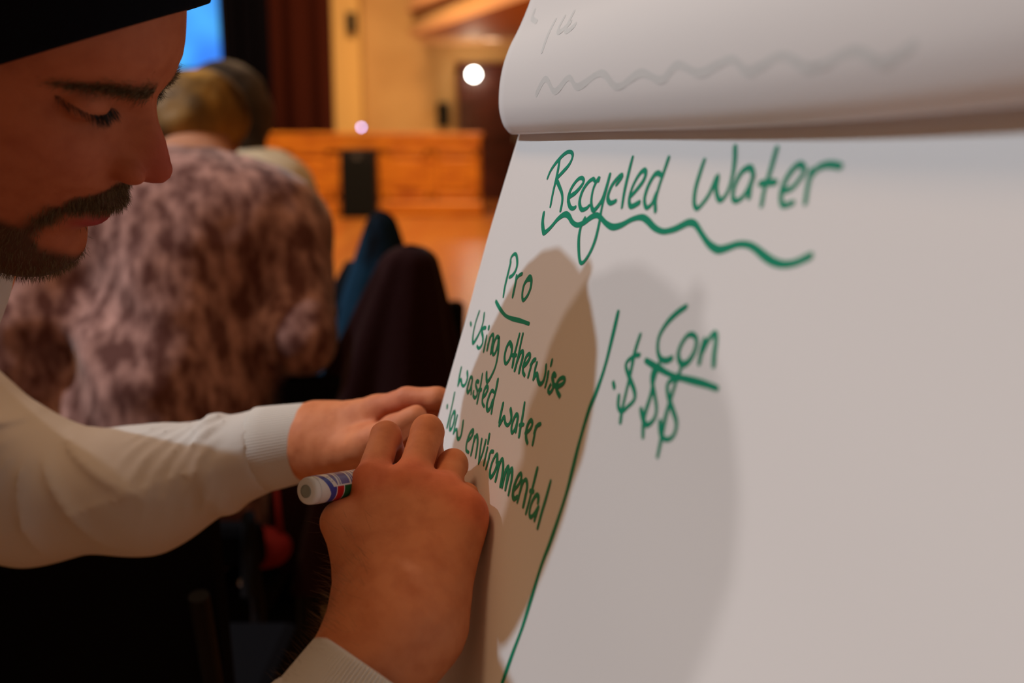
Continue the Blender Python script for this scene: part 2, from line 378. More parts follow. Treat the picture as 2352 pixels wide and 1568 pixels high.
# lamps under the balcony
pW = CAM + ray(1088, 171) * (16.95 / ray(1088, 171)[1])
wl_ = empty('wall_lamp', (pW[0], YB, pW[2]), 'bright round white lamp glowing above the dark wooden door', 'lamp')
m_ = MB(); m_.ball(pW, .085); m_.build('globe', M['bulb'], wl_, True)
m_ = MB(); m_.tube([(pW[0], pW[1] + .11, pW[2]), (pW[0], YB, pW[2])], .025); m_.build('arm', M['alu'], wl_)
m_ = MB(); m_.lathe((pW[0], YB, pW[2]), (0, -1, 0), [(.07, 0), (.07, .02), (.03, .03)]); m_.build('wall_plate', M['alu'], wl_)
lamp('wall_lamp_light', 'POINT', (pW[0], pW[1] - .15, pW[2]), 9, (1, .72, .40), .12)
for (px, py) in ((1130, 88), (1290, 30)):
    k = (zb + .02 - CAM[2]) / ray(px, py)[2]
    if k < 0: continue
    c = CAM + ray(px, py) * min(k, 17)
    rl = empty('recessed_light', (c[0], c[1], zb + .02), 'dim recessed downlight in the balcony underside above the dark door' if px == 1130 else 'recessed downlight in the balcony underside hidden behind the turned sheet', 'light')
    m_ = MB(); m_.lathe((c[0], c[1], zb + .019), (0, 0, -1), [(.16, 0), (.16, .012), (.13, .014)]); m_.build('trim_ring', M['mould'], rl)
    m_ = MB(); m_.lathe((c[0], c[1], zb + .004), (0, 0, -1), [(.125, 0), (.125, .006)]); m_.build('diffuser', M['dim'], rl)

# ================================================================== FLIP CHART
P0 = np.array([-0.02222125, 0.7646538, 1.09391783])
r_ = np.array([0.31500135, -0.94909122, 0.0]); LEAN = math.radians(18)
nh = np.array([r_[1], -r_[0], 0]); u_ = -nh * math.sin(LEAN) + np.array([0, 0, 1]) * math.cos(LEAN); n_ = np.cross(r_, u_)
def CH(u, v, n=0): return P0 + r_ * u + u_ * v + n_ * n
foot = CH(.33, -.62); 
fc = empty('flip_chart', (foot[0] + .15, foot[1] + .05, 0), 'easel flip chart with green handwriting that the man is writing on', 'flip chart')
def hsheet(u, v):
    return .0004 * math.sin(42 * (v + .75 * u) + 3 * math.sin(7 * u)) * (1 / (1 + math.exp((v - .02) * 40))) + .0012 * math.sin(9 * u + 3 * v) + .0010 * math.sin(17 * v - 6 * u + 1.0) + .0022 * math.exp(-u / .03) * math.sin(5 * v + .5) + .0016
nu, nvv = 90, 110; V = []; Q = []
for j in range(nvv + 1):
    v = -.60 + (.245 + .60) * j / nvv
    for i in range(nu + 1):
        u = .655 * (i / nu) ** 1.15; V.append(CH(u, v, hsheet(u, v)))
for j in range(nvv):
    for i in range(nu): a = j * (nu + 1) + i; Q.append((a, a + 1, a + nu + 2, a + nu + 1))
sheet_me = mesh_np('sheet', V, Q); BV1 = BVHTree.FromPolygons([Vector(v) for v in np.array(V)], [list(q) for q in Q])
sh = link('sheet', sheet_me, M['paper'], fc); so = sh.modifiers.new('thickness', 'SOLIDIFY'); so.thickness = .0003; so.offset = -1
# turned sheet: hangs from the clamp, folds forward and goes up and over the top of the board
prof = [(.0045, .236), (.0050, .18), (.0045, .14), (.0035, .120), (.0040, .110), (.0085, .1052), (.0135, .1068), (.0185, .1108), (.0245, .1205), (.0290, .1350), (.0312, .150), (.0308, .165), (.0280, .182), (.0262, .203), (.0260, .225), (.0245, .250), (.0180, .275), (.004, .292), (-.014, .296), (-.030, .285), (-.038, .26), (-.043, .20), (-.047, .1), (-.050, -.03), (-.055, -.2)]
def catmull(P, n=6):
    P = [np.array(p, float) for p in P]; out = []
    for i in range(len(P) - 1):
        p0 = P[max(i - 1, 0)]; p1 = P[i]; p2 = P[i + 1]; p3 = P[min(i + 2, len(P) - 1)]
        for k in range(n):
            t = k / n; out.append(.5 * ((2 * p1) + (-p0 + p2) * t + (2 * p0 - 5 * p1 + 4 * p2 - p3) * t * t + (-p0 + 3 * p1 - 3 * p2 + p3) * t ** 3))
    out.append(P[-1]); return out
pc = catmull(prof, 4); V = []; Q = []; nu2 = 50
for k, (nn, v) in enumerate(pc):
    for i in range(nu2 + 1):
        u = .655 * i / nu2
        V.append(CH(u, v + .052 * u * u + .0012 * math.sin(11 * u), nn * (1 + .35 * u) + .0008 * math.sin(7 * u + 20 * v)))
for k in range(len(pc) - 1):
    for i in range(nu2): a = k * (nu2 + 1) + i; Q.append((a, a + 1, a + nu2 + 2, a + nu2 + 1))
BV2 = BVHTree.FromPolygons([Vector(v) for v in np.array(V)], [list(q) for q in Q])
ts = link('turned_sheet', mesh_np('turned_sheet', V, Q), M['paper'], fc); so = ts.modifiers.new('thickness', 'SOLIDIFY'); so.thickness = .0006; so.offset = 0
ts['label'] = 'used page curled forward and folded over the top of the chart'
def slab(name, u0, u1, v0, v1, n0, n1, m, bev=0):
    mb = MB(); mb.box((u0, v0, n0), (u1, v1, n1), bev)
    for v in mb.bm.verts: c = v.co; v.co = Vector(CH(c[0], c[1], c[2]))
    return mb.build(name, m, fc)
slab('paper_pad', .0008, .654, -.598, .243, -.0045, -.0008, M['paper'])
slab('backing_board', .022, .640, -.63, .262, -.020, -.0048, M['board'], .003)
slab('clamp_bar', .03, .63, .238, .262, -.0046, .0065, M['alu'], .002)
slab('pen_ledge', .03, .63, -.665, -.632, -.018, .045, M['alu'], .004)
for uu, du in ((.06, -.0), (.60, .0)):
    a = CH(uu, .2, -.030); b = CH(uu + du, -.6, -.03); e = a + (b - a) * (a[2] - 0.012) / (a[2] - b[2])
    m_ = MB(); m_.tube([a, e], .012); m_.build('leg', M['alu'], fc)
    m_ = MB(); m_.lathe(e - np.array([0, 0, .012]), (0, 0, 1), [(.018, 0), (.018, .03), (.012, .035)]); m_.build('foot', M['black'], fc)
a = CH(.33, .2, -.034); e = np.array([a[0] - nh[0] * .62, a[1] - nh[1] * .62, .012]); m_ = MB(); m_.tube([a, e], .012); m_.build('leg', M['alu'], fc)
m_ = MB(); m_.lathe(e - np.array([0, 0, .012]), (0, 0, 1), [(.018, 0), (.018, .03), (.012, .035)]); m_.build('foot', M['black'], fc)

# handwriting: each entry = (crop origin, crop scale, strokes); strokes laid on the paper as ink ribbons
def ribbon(name, strokes, width, m, bvh, parent, label=None, lift=.00025, nn=6):
    V = []; Q = []
    for st in strokes:
        P = catmull(st, nn) if len(st) > 1 else st
        pos = []; nor = []
        for p in P:
            d = Vector(ray(p[0], p[1])); hit, nrm, _, dist = bvh.ray_cast(Vector(CAM), d.normalized())
            if hit is None: continue
            if nrm.dot(d) > 0: nrm = -nrm
            pos.append(np.array(hit)); nor.append(np.array(nrm))
        if len(pos) < 2: continue
        pos = np.array(pos); nor = np.array(nor)
        L = np.concatenate([[0], np.cumsum(np.linalg.norm(np.diff(pos, axis=0), axis=1))])
        n = max(3, int(L[-1] / .0011)); s = np.linspace(0, L[-1], n + 1)
        pos = np.stack([np.interp(s, L, pos[:, i]) for i in range(3)], 1); nor = np.stack([np.interp(s, L, nor[:, i]) for i in range(3)], 1)
        nor /= np.linalg.norm(nor, axis=1, keepdims=True)
        w_ = width * (1 + .12 * np.sin(s * 160 + len(V))) 
        T = np.gradient(pos, axis=0); T /= np.linalg.norm(T, axis=1, keepdims=True) + 1e-9
        # overlapping round dabs joined into a strip with rounded ends
        S = np.cross(nor, T); S /= np.linalg.norm(S, axis=1, keepdims=True)
        cx = [(-.5 * w_[0] * math.cos(a), math.sin(a)) for a in np.radians((0, 30, 60))]
        rows = [(pos[0] + T[0] * o, max(h, .02) * w_[0] / 2, S[0], nor[0]) for o, h in cx] + [(pos[i], w_[i] / 2, S[i], nor[i]) for i in range(1, len(pos) - 1)] + \
               [(pos[-1] + T[-1] * (.5 * w_[-1] * math.cos(a)), max(math.sin(a), .02) * w_[-1] / 2, S[-1], nor[-1]) for a in np.radians((60, 30, 0))]
        b0 = len(V)
        for (c, hw, ss, nm_) in rows: V += [c + ss * hw + nm_ * lift, c - ss * hw + nm_ * lift]
        for i in range(len(rows) - 1): a = b0 + 2 * i; Q.append((a, a + 1, a + 3, a + 2))
        lift += .000004
    o = link(name, mesh_np(name, V, Q), m, parent, smooth=False)
    if label: o['label'] = label
    return o
def S(txt, ox, oy, k):
    out = []
    for s in txt.split(';'):
        v = [float(a) for a in s.replace(',', ' ').split()]
        if v: out.append([(ox + v[i] * k, oy + v[i + 1] * k) for i in range(0, len(v), 2)])
    return out
kA = 400 / 2091; kC = 300 / 1960; kF = 300 / 1680; kH = 300 / 1176
T1 = S('''708,258 690,370 665,490 630,640 600,800;566,462 600,380 660,290 740,200 800,155 845,152 866,180 860,230 820,310 740,400 682,460;670,480 705,560 738,650 742,740 722,850
;812,735 830,690 900,640 970,560 1000,500 975,462 920,490 850,590 815,700 830,800 865,830 900,815;1130,495 1110,475 1050,520 985,620 950,740 960,820 985,845 1030,830 1062,800
;1180,490 1185,462 1150,510 1110,610 1090,740 1100,830 1125,850 1180,790 1230,700 1280,540 1312,430;1312,430 1260,640 1215,830 1185,1010 1140,1200 1080,1350 1010,1460 965,1482 945,1400 940,1200 965,1050 1012,948
;1395,540 1450,470 1465,432 1430,440 1340,550 1290,680 1300,745 1330,765 1385,740;1585,222 1540,400 1490,620 1460,810;1560,690 1640,600 1720,490 1745,400 1720,372 1660,430 1590,560 1550,690 1550,780 1580,805 1665,760
;1930,430 1890,405 1840,440 1770,570 1730,710 1740,800 1765,820 1820,770 1870,650;2018,228 1960,400 1900,580 1860,740 1862,855''', 1150, 320, kA)
T2 = S('''355,255 300,420 250,600 235,760 265,830 320,790 420,650 515,440 500,600 530,720 580,715 650,600 700,420 725,230 725,95
;945,420 920,350 875,345 800,400 720,560 700,700 740,740 820,690 900,560 950,430 905,580 895,690;1225,115 1150,380 1080,600 1045,790;1030,530 1110,520 1210,515
;1290,620 1400,590 1500,480 1560,370 1510,300 1430,350 1340,480 1285,620 1280,740 1310,795 1420,760;1640,380 1600,560 1570,760;1620,470 1700,360 1800,310 1900,305 1990,325''', 1550, 320, kA)
SQ = S('518,890 505,1000 515,1100 530,1120 600,1060 690,955 770,900 820,920 860,990 920,1028 1000,1000 1080,940 1150,910 1200,935 1270,1010 1350,1052 1450,1030 1580,960 1690,935 1760,970 1850,1060 1950,1105 2050,1090 2130,1060 2240,1005 2300,1000 2350,1030 2420,1140 2490,1240 2560,1300 2630,1325 2730,1300 2850,1260 2970,1265 3060,1310 3170,1400 3280,1470 3400,1500 3540,1480 3720,1400', 1150, 320, kA)
PR = S('870,285 830,450 785,640 762,785;868,270 880,200 930,150 960,180 970,300 945,400 900,470 855,498;958,480 945,580 920,700 903,785;945,560 990,480 1040,450;1165,530 1120,540 1070,620 1045,760 1060,845 1120,780 1170,660 1182,540 1155,490 1110,540', 1040, 560, kC)
PU = S('650,862 710,970 790,1070 890,1120 1010,1150 1145,1197', 1040, 560, kC)
W1 = S('''400,270 408,300;530,100 480,250 440,430 435,570 480,520 550,380 590,250 605,130;625,345 590,350 570,400 585,480 580,570 550,630 520,650 498,620;640,470 620,570 598,690;675,330 672,355
;690,490 670,580 650,670;660,600 700,480 735,440 740,500 720,620 705,720;825,500 800,475 765,530 735,640 735,740 770,720 810,600 825,490 815,700 780,900 720,1050 655,1155 640,1100 640,1020
;1010,620 990,560 940,640 910,780 925,880 970,840 1010,740 1020,620 985,560;1135,440 1090,620 1060,740 1030,920;1030,755 1085,755;1185,440 1150,600 1110,800 1065,975;1110,830 1150,720 1185,700 1180,800 1150,910 1130,1010
;1190,920 1240,880 1290,790 1285,735 1240,770 1200,880 1185,990 1210,1055;1330,850 1300,950 1265,1080;1305,900 1340,840 1370,820;1395,870 1370,960 1345,1110;1345,1110 1395,1030 1410,1110 1440,1185 1490,1150 1525,1020 1535,905
;1568,1010 1550,1120 1522,1225;1625,830 1608,905;1675,1060 1650,1030 1630,1080 1645,1180 1630,1270 1590,1320 1565,1280 1600,1200;1640,1200 1720,1220 1800,1170 1815,1110 1780,1090 1720,1130 1690,1210 1700,1290 1740,1365''', 1020, 700, kC)
W2 = S('''390,30 365,150 345,285;345,285 385,200 400,280 430,300 465,250 485,170 480,90;555,180 530,170 500,260 480,350 495,400 530,330 560,200 545,300 540,415;650,240 620,230 610,290 630,370 625,440 595,480 570,440 575,390
;708,125 680,300 655,430 630,550;655,360 690,360;720,470 760,420 790,340 770,305 735,370 710,480 710,560 735,605;880,390 850,370 810,450 775,580 785,665 820,640 860,520;940,210 910,370 870,540 845,705
;1018,570 990,700 962,840;965,885 1000,820 1035,760 1050,850 1085,890 1125,850 1145,760 1132,650;1235,820 1240,760 1215,730 1170,820 1145,930 1155,1005 1195,950 1235,830;1232,830 1220,920 1210,985
;1342,560 1315,740 1285,900 1260,1055;1270,885 1325,880;1355,1005 1420,960 1460,870 1440,815 1400,860 1370,960 1365,1080 1385,1155;1510,915 1490,1040 1465,1170;1490,1000 1530,900 1580,875''', 1000, 840, kC)
W3 = S('180,595 180,625;290,410 260,560 215,760 180,915;290,680 255,740 225,850 220,960 250,930 285,820 295,700 275,690;330,750 300,880 275,1010;275,1010 320,950 330,1060 350,1100 385,1050 405,950 420,830', 1000, 840, kC)
W3 += S('''410,300 460,250 490,180 480,155 440,210 405,320 400,410 430,440;505,240 490,330 462,465;490,330 520,240 540,225 545,330 520,500;598,275 580,400 560,575;560,575 610,450 650,290;672,385 650,480 625,595;697,215 680,320
;700,470 680,560 655,645;680,560 710,440 745,430;790,560 800,490 790,465 740,550 705,680 715,760 760,700 795,600 800,500;820,570 805,680 778,800;800,700 840,560 865,525 875,620 860,760 840,870
;905,670 885,780 862,885;890,760 920,650 940,625 935,720 905,915;920,850 960,690 990,655 985,780 965,880 945,980;1005,930 1070,860 1110,760 1100,710 1060,760 1015,880 1000,990 1020,1040 1055,1010
;1120,810 1095,930 1060,1075;1090,960 1130,830 1170,790 1185,880 1160,1010 1135,1130;1315,650 1270,830 1220,1030 1170,1220;1225,935 1265,945;1325,1080 1330,1010 1300,990 1245,1080 1215,1200 1225,1270 1270,1240 1325,1150;1328,1150 1300,1240 1280,1310
;1485,815 1430,1020 1370,1220 1320,1410''', 1000, 960, kF)
DIV = S('1420,718 1408,770 1391,838 1372,895 1352,945 1330,1020 1315,1080 1300,1137 1266,1240 1245,1295 1222,1370 1200,1441 1178,1500 1156,1562 1140,1610', 0, 0, 1)
CN = S('730,95 650,150 560,240 490,360 475,480 500,560 550,580 600,560;800,350 750,350 690,430 660,530 690,610 750,590 810,490 825,390 790,340;895,400 870,490 850,600;880,500 930,400 990,330 1000,400 985,520 980,620', 1390, 680, kH)
CU = S('370,580 470,640 600,710 750,750 900,790 1010,830', 1390, 680, kH)
DL = S('''75,780 85,820;310,530 260,540 200,590 190,640 220,730 265,850 265,930 200,1000 150,1040 120,990 125,900;318,350 270,500 220,740 175,930 150,1050 140,1130
;495,590 440,760 410,900 360,1060 345,1160 343,1265;510,650 440,670 425,760 450,900 465,1020 440,1110 380,1160 345,1110 325,1020;690,640 650,740 600,900 545,1090 510,1270 475,1440;700,740 620,750 565,790 570,890 610,1020 645,1140 620,1250 560,1290 505,1250 495,1130''', 1390, 680, kH)
for st, wd, lb in ((T1, .0031, 'green title word Recycled'), (T2, .0031, 'green title word Water'), (SQ, .0037, 'green wavy underline below the title'), (PR, .0030, 'green heading Pro'), (PU, .0030, 'green curved underline below Pro'),
                   (W1, .0029, 'green line reading Using otherwise'), (W2, .0029, 'green line reading wasted water'), (W3, .0029, 'green line reading low environmental'), (DIV, .0036, 'long green line dividing the two columns'),
                   (CN, .0031, 'green heading Con'), (CU, .0033, 'green underline below Con'), (DL, .0029, 'three green dollar signs')):
    ribbon('handwriting', st, wd, M['ink'], BV1, sh, lb)
GH = S('250,405 290,340 330,395 390,335 430,375 530,315 600,375 700,315 790,345 860,280 960,315 1090,255 1170,310 1310,240 1440,295 1620,220 1750,270 1880,190;240,50 232,80 250,95;275,220 300,150 330,90;370,75 345,125 352,138 395,100;410,55 378,120 385,135 415,110', 1100, 0, 1252 / 2352)
ribbon('faded_writing', GH, .0042, M['ghost'], BV2, ts, 'faint grey strokes showing through the turned page', lift=.00038)

# ================================================================== THE MAN
man = empty('person', (-.75, .75, 0), 'bearded man in black beanie and cream sweatshirt bending to write on the flip chart', 'person')
PHI = math.radians(3); TAU = math.radians(31)
fh = np.array([math.cos(PHI), math.sin(PHI), 0]); zz = np.array([0, 0, 1.0])
ROLL = math.radians(14)                               # near side of the face carried a little lower
HF = math.cos(TAU) * fh - math.sin(TAU) * zz; HU = math.sin(TAU) * fh + math.cos(TAU) * zz; HL = np.cross(zz, fh)
HL, HU = HL * math.cos(ROLL) + HU * math.sin(ROLL), HU * math.cos(ROLL) - HL * math.sin(ROLL)
HO = pt(363, 232, .60) - .098 * HF - .03 * HU
def loc(P): q = P - HO; return q @ HF, q @ HL, q @ HU
def unloc(F, c, U): return HO + F * HF + c * HL + U * HU
tA = np.array([(-.127, .030), (-.122, .050), (-.117, .063), (-.110, .0735), (-.102, .0810), (-.094, .0855), (-.086, .0868), (-.078, .0868), (-.070, .0872), (-.062, .0905), (-.055, .0930), (-.047, .0948), (-.040, .0965), (-.028, .0990), (-.018, .0965), (0, .0895), (.018, .0898), (.030, .0932), (.043, .0968), (.055, .0975), (.0637, .0953), (.07, .0930), (.078, .0900), (.087, .0865), (.095, .082), (.105, .073), (.12, .056), (.135, .034), (.146, .003)])
tW = np.array([(-.127, .010), (-.119, .022), (-.109, .0325), (-.094, .0415), (-.072, .051), (-.05, .058), (-.02, .066), (0, .0700), (.02, .0725), (.05, .0755), (.07, .075), (.1, .068), (.12, .055), (.135, .037), (.146, .003)])
tB = np.array([(-.127, .0), (-.114, .006), (-.08, .02), (-.05, .05), (-.02, .078), (.01, .092), (.04, .097), (.07, .095), (.1, .082), (.12, .064), (.135, .04), (.146, .003)])
tN = np.array([(-.0255, 0), (-.0220, .008), (-.0185, .0190), (-.0150, .0255), (-.0100, .0295), (-.005, .0310), (.001, .0285), (.0105, .0212), (.0176, .0140), (.024, .0080), (.031, .0022), (.038, 0)])
tNw = np.array([(-.022, .010), (-.014, .0135), (-.006, .0135), (.002, .0115), (.012, .0095), (.022, .0085), (.035, .011)])
def ip(t, x): return np.interp(x, t[:, 0], t[:, 1])
def g2(x, s): return np.exp(-(x / s) ** 2)
def headf(P):
    F, c, U = loc(P); a = np.abs(c)
    A = ip(tA, U); W_ = np.maximum(ip(tW, U), .003); B_ = np.maximum(ip(tB, U), .004)
    A = A - .0100 * g2(a - .034, .018) * g2(U - .022, .012) + .0024 * g2(a - .025, .024) * g2(U - .0375, .008) + .005 * g2(a - .046, .018) * g2(U + .010, .017)
    A = A + .0072 * np.exp(-(a / .019) ** 4) * g2(U + .0430, .0055) + .0062 * np.exp(-(a / .0175) ** 4) * g2(U + .0590, .0050) - .0032 * np.exp(-(a / .027) ** 4) * g2(U + .0512, .0016)
    A = A + .0042 * g2(a, .019) * g2(U + .088, .013) - .0020 * g2(a, .03) * g2(U + .073, .005) - .0016 * g2(a - .032, .006) * g2(U + .040, .014)
    A = A + ip(tN, U) * np.exp(-np.abs(c / ip(tNw, U)) ** 2.2)
    Ax = np.where(F > 0, A, B_); p = 2.25
    rho = (np.abs(c / W_) ** p + np.abs(F / np.maximum(Ax, .004)) ** p) ** (1 / p)
    s = np.minimum(W_, Ax); f = (rho - 1) * np.clip(np.hypot(F, c) / np.maximum(rho, .05), .01, .1)
    f = np.where(U > .146, np.maximum(f, U - .146), f); f = np.where(U < -.127, np.maximum(f, -.127 - U), f)
    q = np.stack([F, a, U], 1)
    f = smin(f, ell(q, (.050, 0, -.0975), (.034, .034, .0235)), .018)                    # soft flesh below the chin
    f = smin(f, ell(q, (.1010, .0150, -.0135), (.0125, .0066, .0080)), .005)          # wings of the nose
    f = np.maximum(f, -ell(q, (.1085, .0078, -.0235), (.0070, .0032, .0045)))          # nostrils
    f = smin(f, ell(q, (.0720, .0370, .0225), (.0130, .0180, .0110)), .004)             # lids over the eyeballs
    lidline = np.abs(U - np.interp(a, [.0178, .030, .0387, .0471, .0515, .0560], [.0185, .0185, .0198, .0215, .0232, .0240])); f = f + .0010 * np.exp(-(lidline / .0010) ** 2) * g2(a - .038, .016) * (F > .05)
    f = f + .0009 * np.exp(-((U - (.0315 - 9 * (a - .036) ** 2)) / .0013) ** 2) * g2(a - .034, .014) * (F > .05)
    ear = smin(ell(q, (-.012, .0755, .004), (.017, .007, .031)), ell(q, (-.008, .074, -.018), (.009, .006, .012)), .008)
    ear = np.maximum(ear, -ell(q, (-.006, .082, .006), (.009, .006, .018)))
    f = smin(f, ear, .006)
    return f
NB = np.array([-.452, .690, 1.125])                    # base of the neck
shR = np.array([-.425, .50, 1.165]); elR = pt(300, 2300, .500); 
shL = np.array([-.66, .95, 1.00]); elL = pt(70, 1128, .925)
wrR = pt(885, 1430, .575); wrL = pt(722, 1010, .868)
def neckf(P): return rc(P, unloc(-.018, 0, -.045), NB, .054, .062)
# right hand: metacarpals, fingers bent round the marker, thumb
mR = {'i': [pt(848, 1112, .632), pt(886, 1003, .668), pt(905, 1050, .692), pt(930, 1092, .690)],
      'm': [pt(943, 1110, .634), pt(982, 990, .668), pt(990, 1050, .692), pt(968, 1100, .697)],
      'r': [pt(1019, 1138, .632), pt(1040, 1066, .668), pt(1030, 1118, .687), pt(1000, 1145, .688)],
      'p': [pt(1072, 1176, .622), pt(1066, 1140, .652), pt(1048, 1180, .668), pt(1020, 1200, .668)]}
rR = {'i': (.0105, .0100, .0086, .0072), 'm': (.0112, .0106, .0088, .0074), 'r': (.0105, .0098, .0084, .0070), 'p': (.0102, .0088, .0076, .0062)}
baseR = {'i': pt(862, 1385, .592), 'm': pt(890, 1390, .590), 'r': pt(925, 1390, .590), 'p': pt(960, 1380, .594)}
thR = [pt(850, 1380, .600), pt(783, 1197, .615), pt(862, 1170, .655), pt(922, 1128, .675)]
elRv = elR
def handR(P):
    palm = None
    for k in 'imrp':
        d = rc(P, baseR[k], mR[k][0], .0180, rR[k][0] + .0005); palm = d if palm is None else smin(palm, d, .024)
    palm = smin(palm, rc(P, pt(900, 1370, .600), pt(950, 1190, .645), .020, .015), .02)
    palm = smin(palm, rc(P, pt(1000, 1340, .598), pt(1060, 1215, .627), .016, .0125), .02)
    palm = smin(palm, rc(P, thR[0], thR[1], .0165, .0118), .012)
    for k in 'imr': palm = smin(palm, ell(P, mR[k][0] - FW * .0042, (.0082, .0070, .0082)), .006)
    for k in 'imr': palm = smin(palm, rc(P, baseR[k] * .25 + mR[k][0] * .75 - FW * .0125, mR[k][0] - FW * .0098, .0016, .0030), .007)
    for k in 'im': palm = smin(palm, rc(P, baseR[k] * .6 + mR[k][0] * .4 - FW * .0150, baseR[k] * .25 + mR[k][0] * .75 - FW * .0125, .0008, .0016), .006)
    d = palm
    for k in 'imrp': d = np.minimum(d, smin(palm, chain(P, mR[k], rR[k], .004), .0065))
    d = np.minimum(d, smin(palm, chain(P, thR[1:], (.0112, .0105, .0085), .005), .006))
    arm = chain(P, [pt(905, 1385, .585), pt(905, 1440, .577), elRv], (.024, .0285, .041), .02)
    arm2 = chain(P, [pt(975, 1330, .600), pt(965, 1440, .585), elRv + [.01, 0, 0]], (.020, .023, .038), .02)
    arm3 = chain(P, [pt(870, 1340, .598), pt(862, 1450, .580), elRv], (.018, .0225, .036), .02)
    d = smin(d, smin(arm, smin(arm2, arm3, .01), .01), .016)
    return d + .00035 * vnoise(P * 170)
# left hand holding the chart's edge
mL = {'i': [pt(868, 940, .835), pt(935, 916, .812), pt(1005, 914, .800), pt(1050, 925, .798)],
      'm': [pt(862, 968, .850), pt(935, 945, .832), pt(1005, 945, .818), pt(1052, 955, .812)],
      'r': [pt(852, 1000, .858), pt(922, 982, .845), pt(985, 980, .830), pt(1030, 985, .822)],
      'p': [pt(838, 1030, .862), pt(895, 1020, .853), pt(945, 1018, .842), pt(980, 1020, .832)]}
rL = {'i': (.0105, .0098, .0088, .0076), 'm': (.0108, .010, .0088, .0076), 'r': (.0102, .0094, .0083, .0072), 'p': (.0095, .0085, .0074, .0064)}
thL = [pt(765, 1045, .850), pt(845, 1020, .815), pt(905, 985, .795), pt(955, 955, .785)]
def handL(P):
    palm = None
    for k, (x, y) in zip('imrp', ((742, 988), (745, 1008), (745, 1025), (742, 1042))):
        d = rc(P, pt(x, y, .866), mL[k][0], .019, rL[k][0] + .001); palm = d if palm is None else smin(palm, d, .02)
    palm = smin(palm, rc(P, thL[0], thL[1], .020, .0135), .02)
    d = palm
    for k in 'imrp': d = np.minimum(d, smin(palm, chain(P, mL[k], rL[k], .004), .008))
    d = np.minimum(d, smin(palm, chain(P, thL[1:], (.0125, .0112, .009), .005), .010))
    d = smin(d, chain(P, [pt(760, 1010, .866), wrL, elL], (.0245, .0255, .042), .02), .02)
    return d + .0003 * vnoise(P * 150)
hipC = np.array([-1.0, .80, .90])
def corem(P):
    d = chain(P, [NB, hipC], (.10, .13), .05)
    d = smin(d, chain(P, [shR + [-.03, .03, 0], shL + [-.01, -.04, 0]], (.06, .06), .03), .10)
    d = smin(d, chain(P, [shR, np.array([-.43, .44, .91]), elR], (.048, .040, .038), .02), .03); d = smin(d, rc(P, shL, elL, .048, .04), .03)
    d = smin(d, rc(P, elR, wrR, .038, .024), .02); d = smin(d, rc(P, elL, wrL, .038, .023), .02)
    for s in (-1, 1):
        hp = hipC + [0, .10 * s, -.02]; kn = np.array([-.74 + .04 * s, .74 + .15 * s, .49]); an = np.array([-.98 + .05 * s, .74 + .17 * s, .09])
        d = smin(d, chain(P, [hp, kn, an], (.085, .058, .04), .03), .04)
        d = smin(d, rc(P, an - [0, 0, .03], an + [.14, 0, -.05], .035, .025), .02)
    return smin(d, neckf(P), .03)
def bodyhead(P):
    return smin(headf(P), neckf(P), .022)
O3 = lambda c, r: (np.array(c) - r, np.array(c) + r)
Vh, Qh = nets(lambda P: bodyhead(P), HO + [-.26, -.17, -.19], HO + [.17, .18, .17], .0016, smooth=1)
lo = np.minimum(wrR + [-.09, -.07, -.06], elR * .45 + wrR * .55 - .05); hiR = np.array([.03, .75, 1.10])
Vr, Qr = nets(handR, lo, hiR, .0013, smooth=1)
Vl, Ql = nets(handL, wrL + [-.07, -.15, -.06], np.array([.02, .92, 1.12]), .0018, smooth=1)
Vb, Qb = nets(corem, (-1.3, .3, .0), (.0, 1.3, 1.16), .012, extra=.02, smooth=1)
# skin colour (pigment: flushed knuckles, nose and lips, stubble; painted shade: darker head)
SK = np.array([.74, .270, .120])
def beardmask(P):
    F, c, U = loc(P); a = np.abs(c); R_ = lambda x, e, w_: sstep(x, e, e + w_)
    edge = .0700 + .012 * R_(F, .066, .012) + .006 * g2(a, .02)                       # upper edge of the jaw beard
    jaw = R_(-U, edge - .005, .010) * (F > -.02)
    side = R_(-U, .050, .012) * R_(-F, -.030, .03)
    lo_m = -(.0465 + .30 * np.maximum(a - .020, 0)); hi_m = -(.0265 + .62 * np.maximum(a - .012, 0))
    mus = R_(U, lo_m - .004, .004) * R_(-U, -hi_m - .003, .006) * R_(-a, -.0365, .006) * (F > .06)
    gote = g2(a - .0345, .0045) * R_(-U, .044, .006) * R_(U, -.082, .008) * (F > .055)
    soul = .5 * g2(a, .008) * g2(U + .0665, .0035)
    return np.clip(np.maximum.reduce([jaw, side * .8, mus, gote, soul]), 0, 1)
def browmask(F, a, U):
    cen = np.interp(a, [.008, .018, .033, .046, .058, .064], [.0365, .0375, .0385, .0372, .0320, .028]); wd_ = np.interp(a, [.008, .03, .06], [.0066, .0052, .0024])
    return g2(U - cen, wd_) * sstep(a, .006, .012) * sstep(-a, -.064, -.054) * (F > .04)
def headcol(P):
    F, c, U = loc(P); a = np.abs(c); col = np.ones((len(P), 3)) * SK * np.array([.56, .42, .40])  # whole head toned down: shade on the face put into the skin colour
    def mix(m, cc):
        nonlocal col; m = np.clip(m, 0, 1)[:, None]; col = col * (1 - m) + np.array(cc) * m
    mix(.75 * g2(a, .022) * sstep(F, .098, .116) * (U < .02), (.40, .070, .045))
    mix(.45 * g2(a - .042, .02) * g2(U + .012, .018) * (F > .05), (.40, .105, .055))
    mix(.95 * np.exp(-(a / .025) ** 4) * (g2(U + .0485, .0025) + g2(U + .0585, .0056)) * (F > .080), (.30, .026, .032))
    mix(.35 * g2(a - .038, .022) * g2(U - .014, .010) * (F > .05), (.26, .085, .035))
    mix(.88 * beardmask(P), (.038, .020, .010))
    mix(.62 * browmask(F, a, U), (.05, .025, .014))
    return col
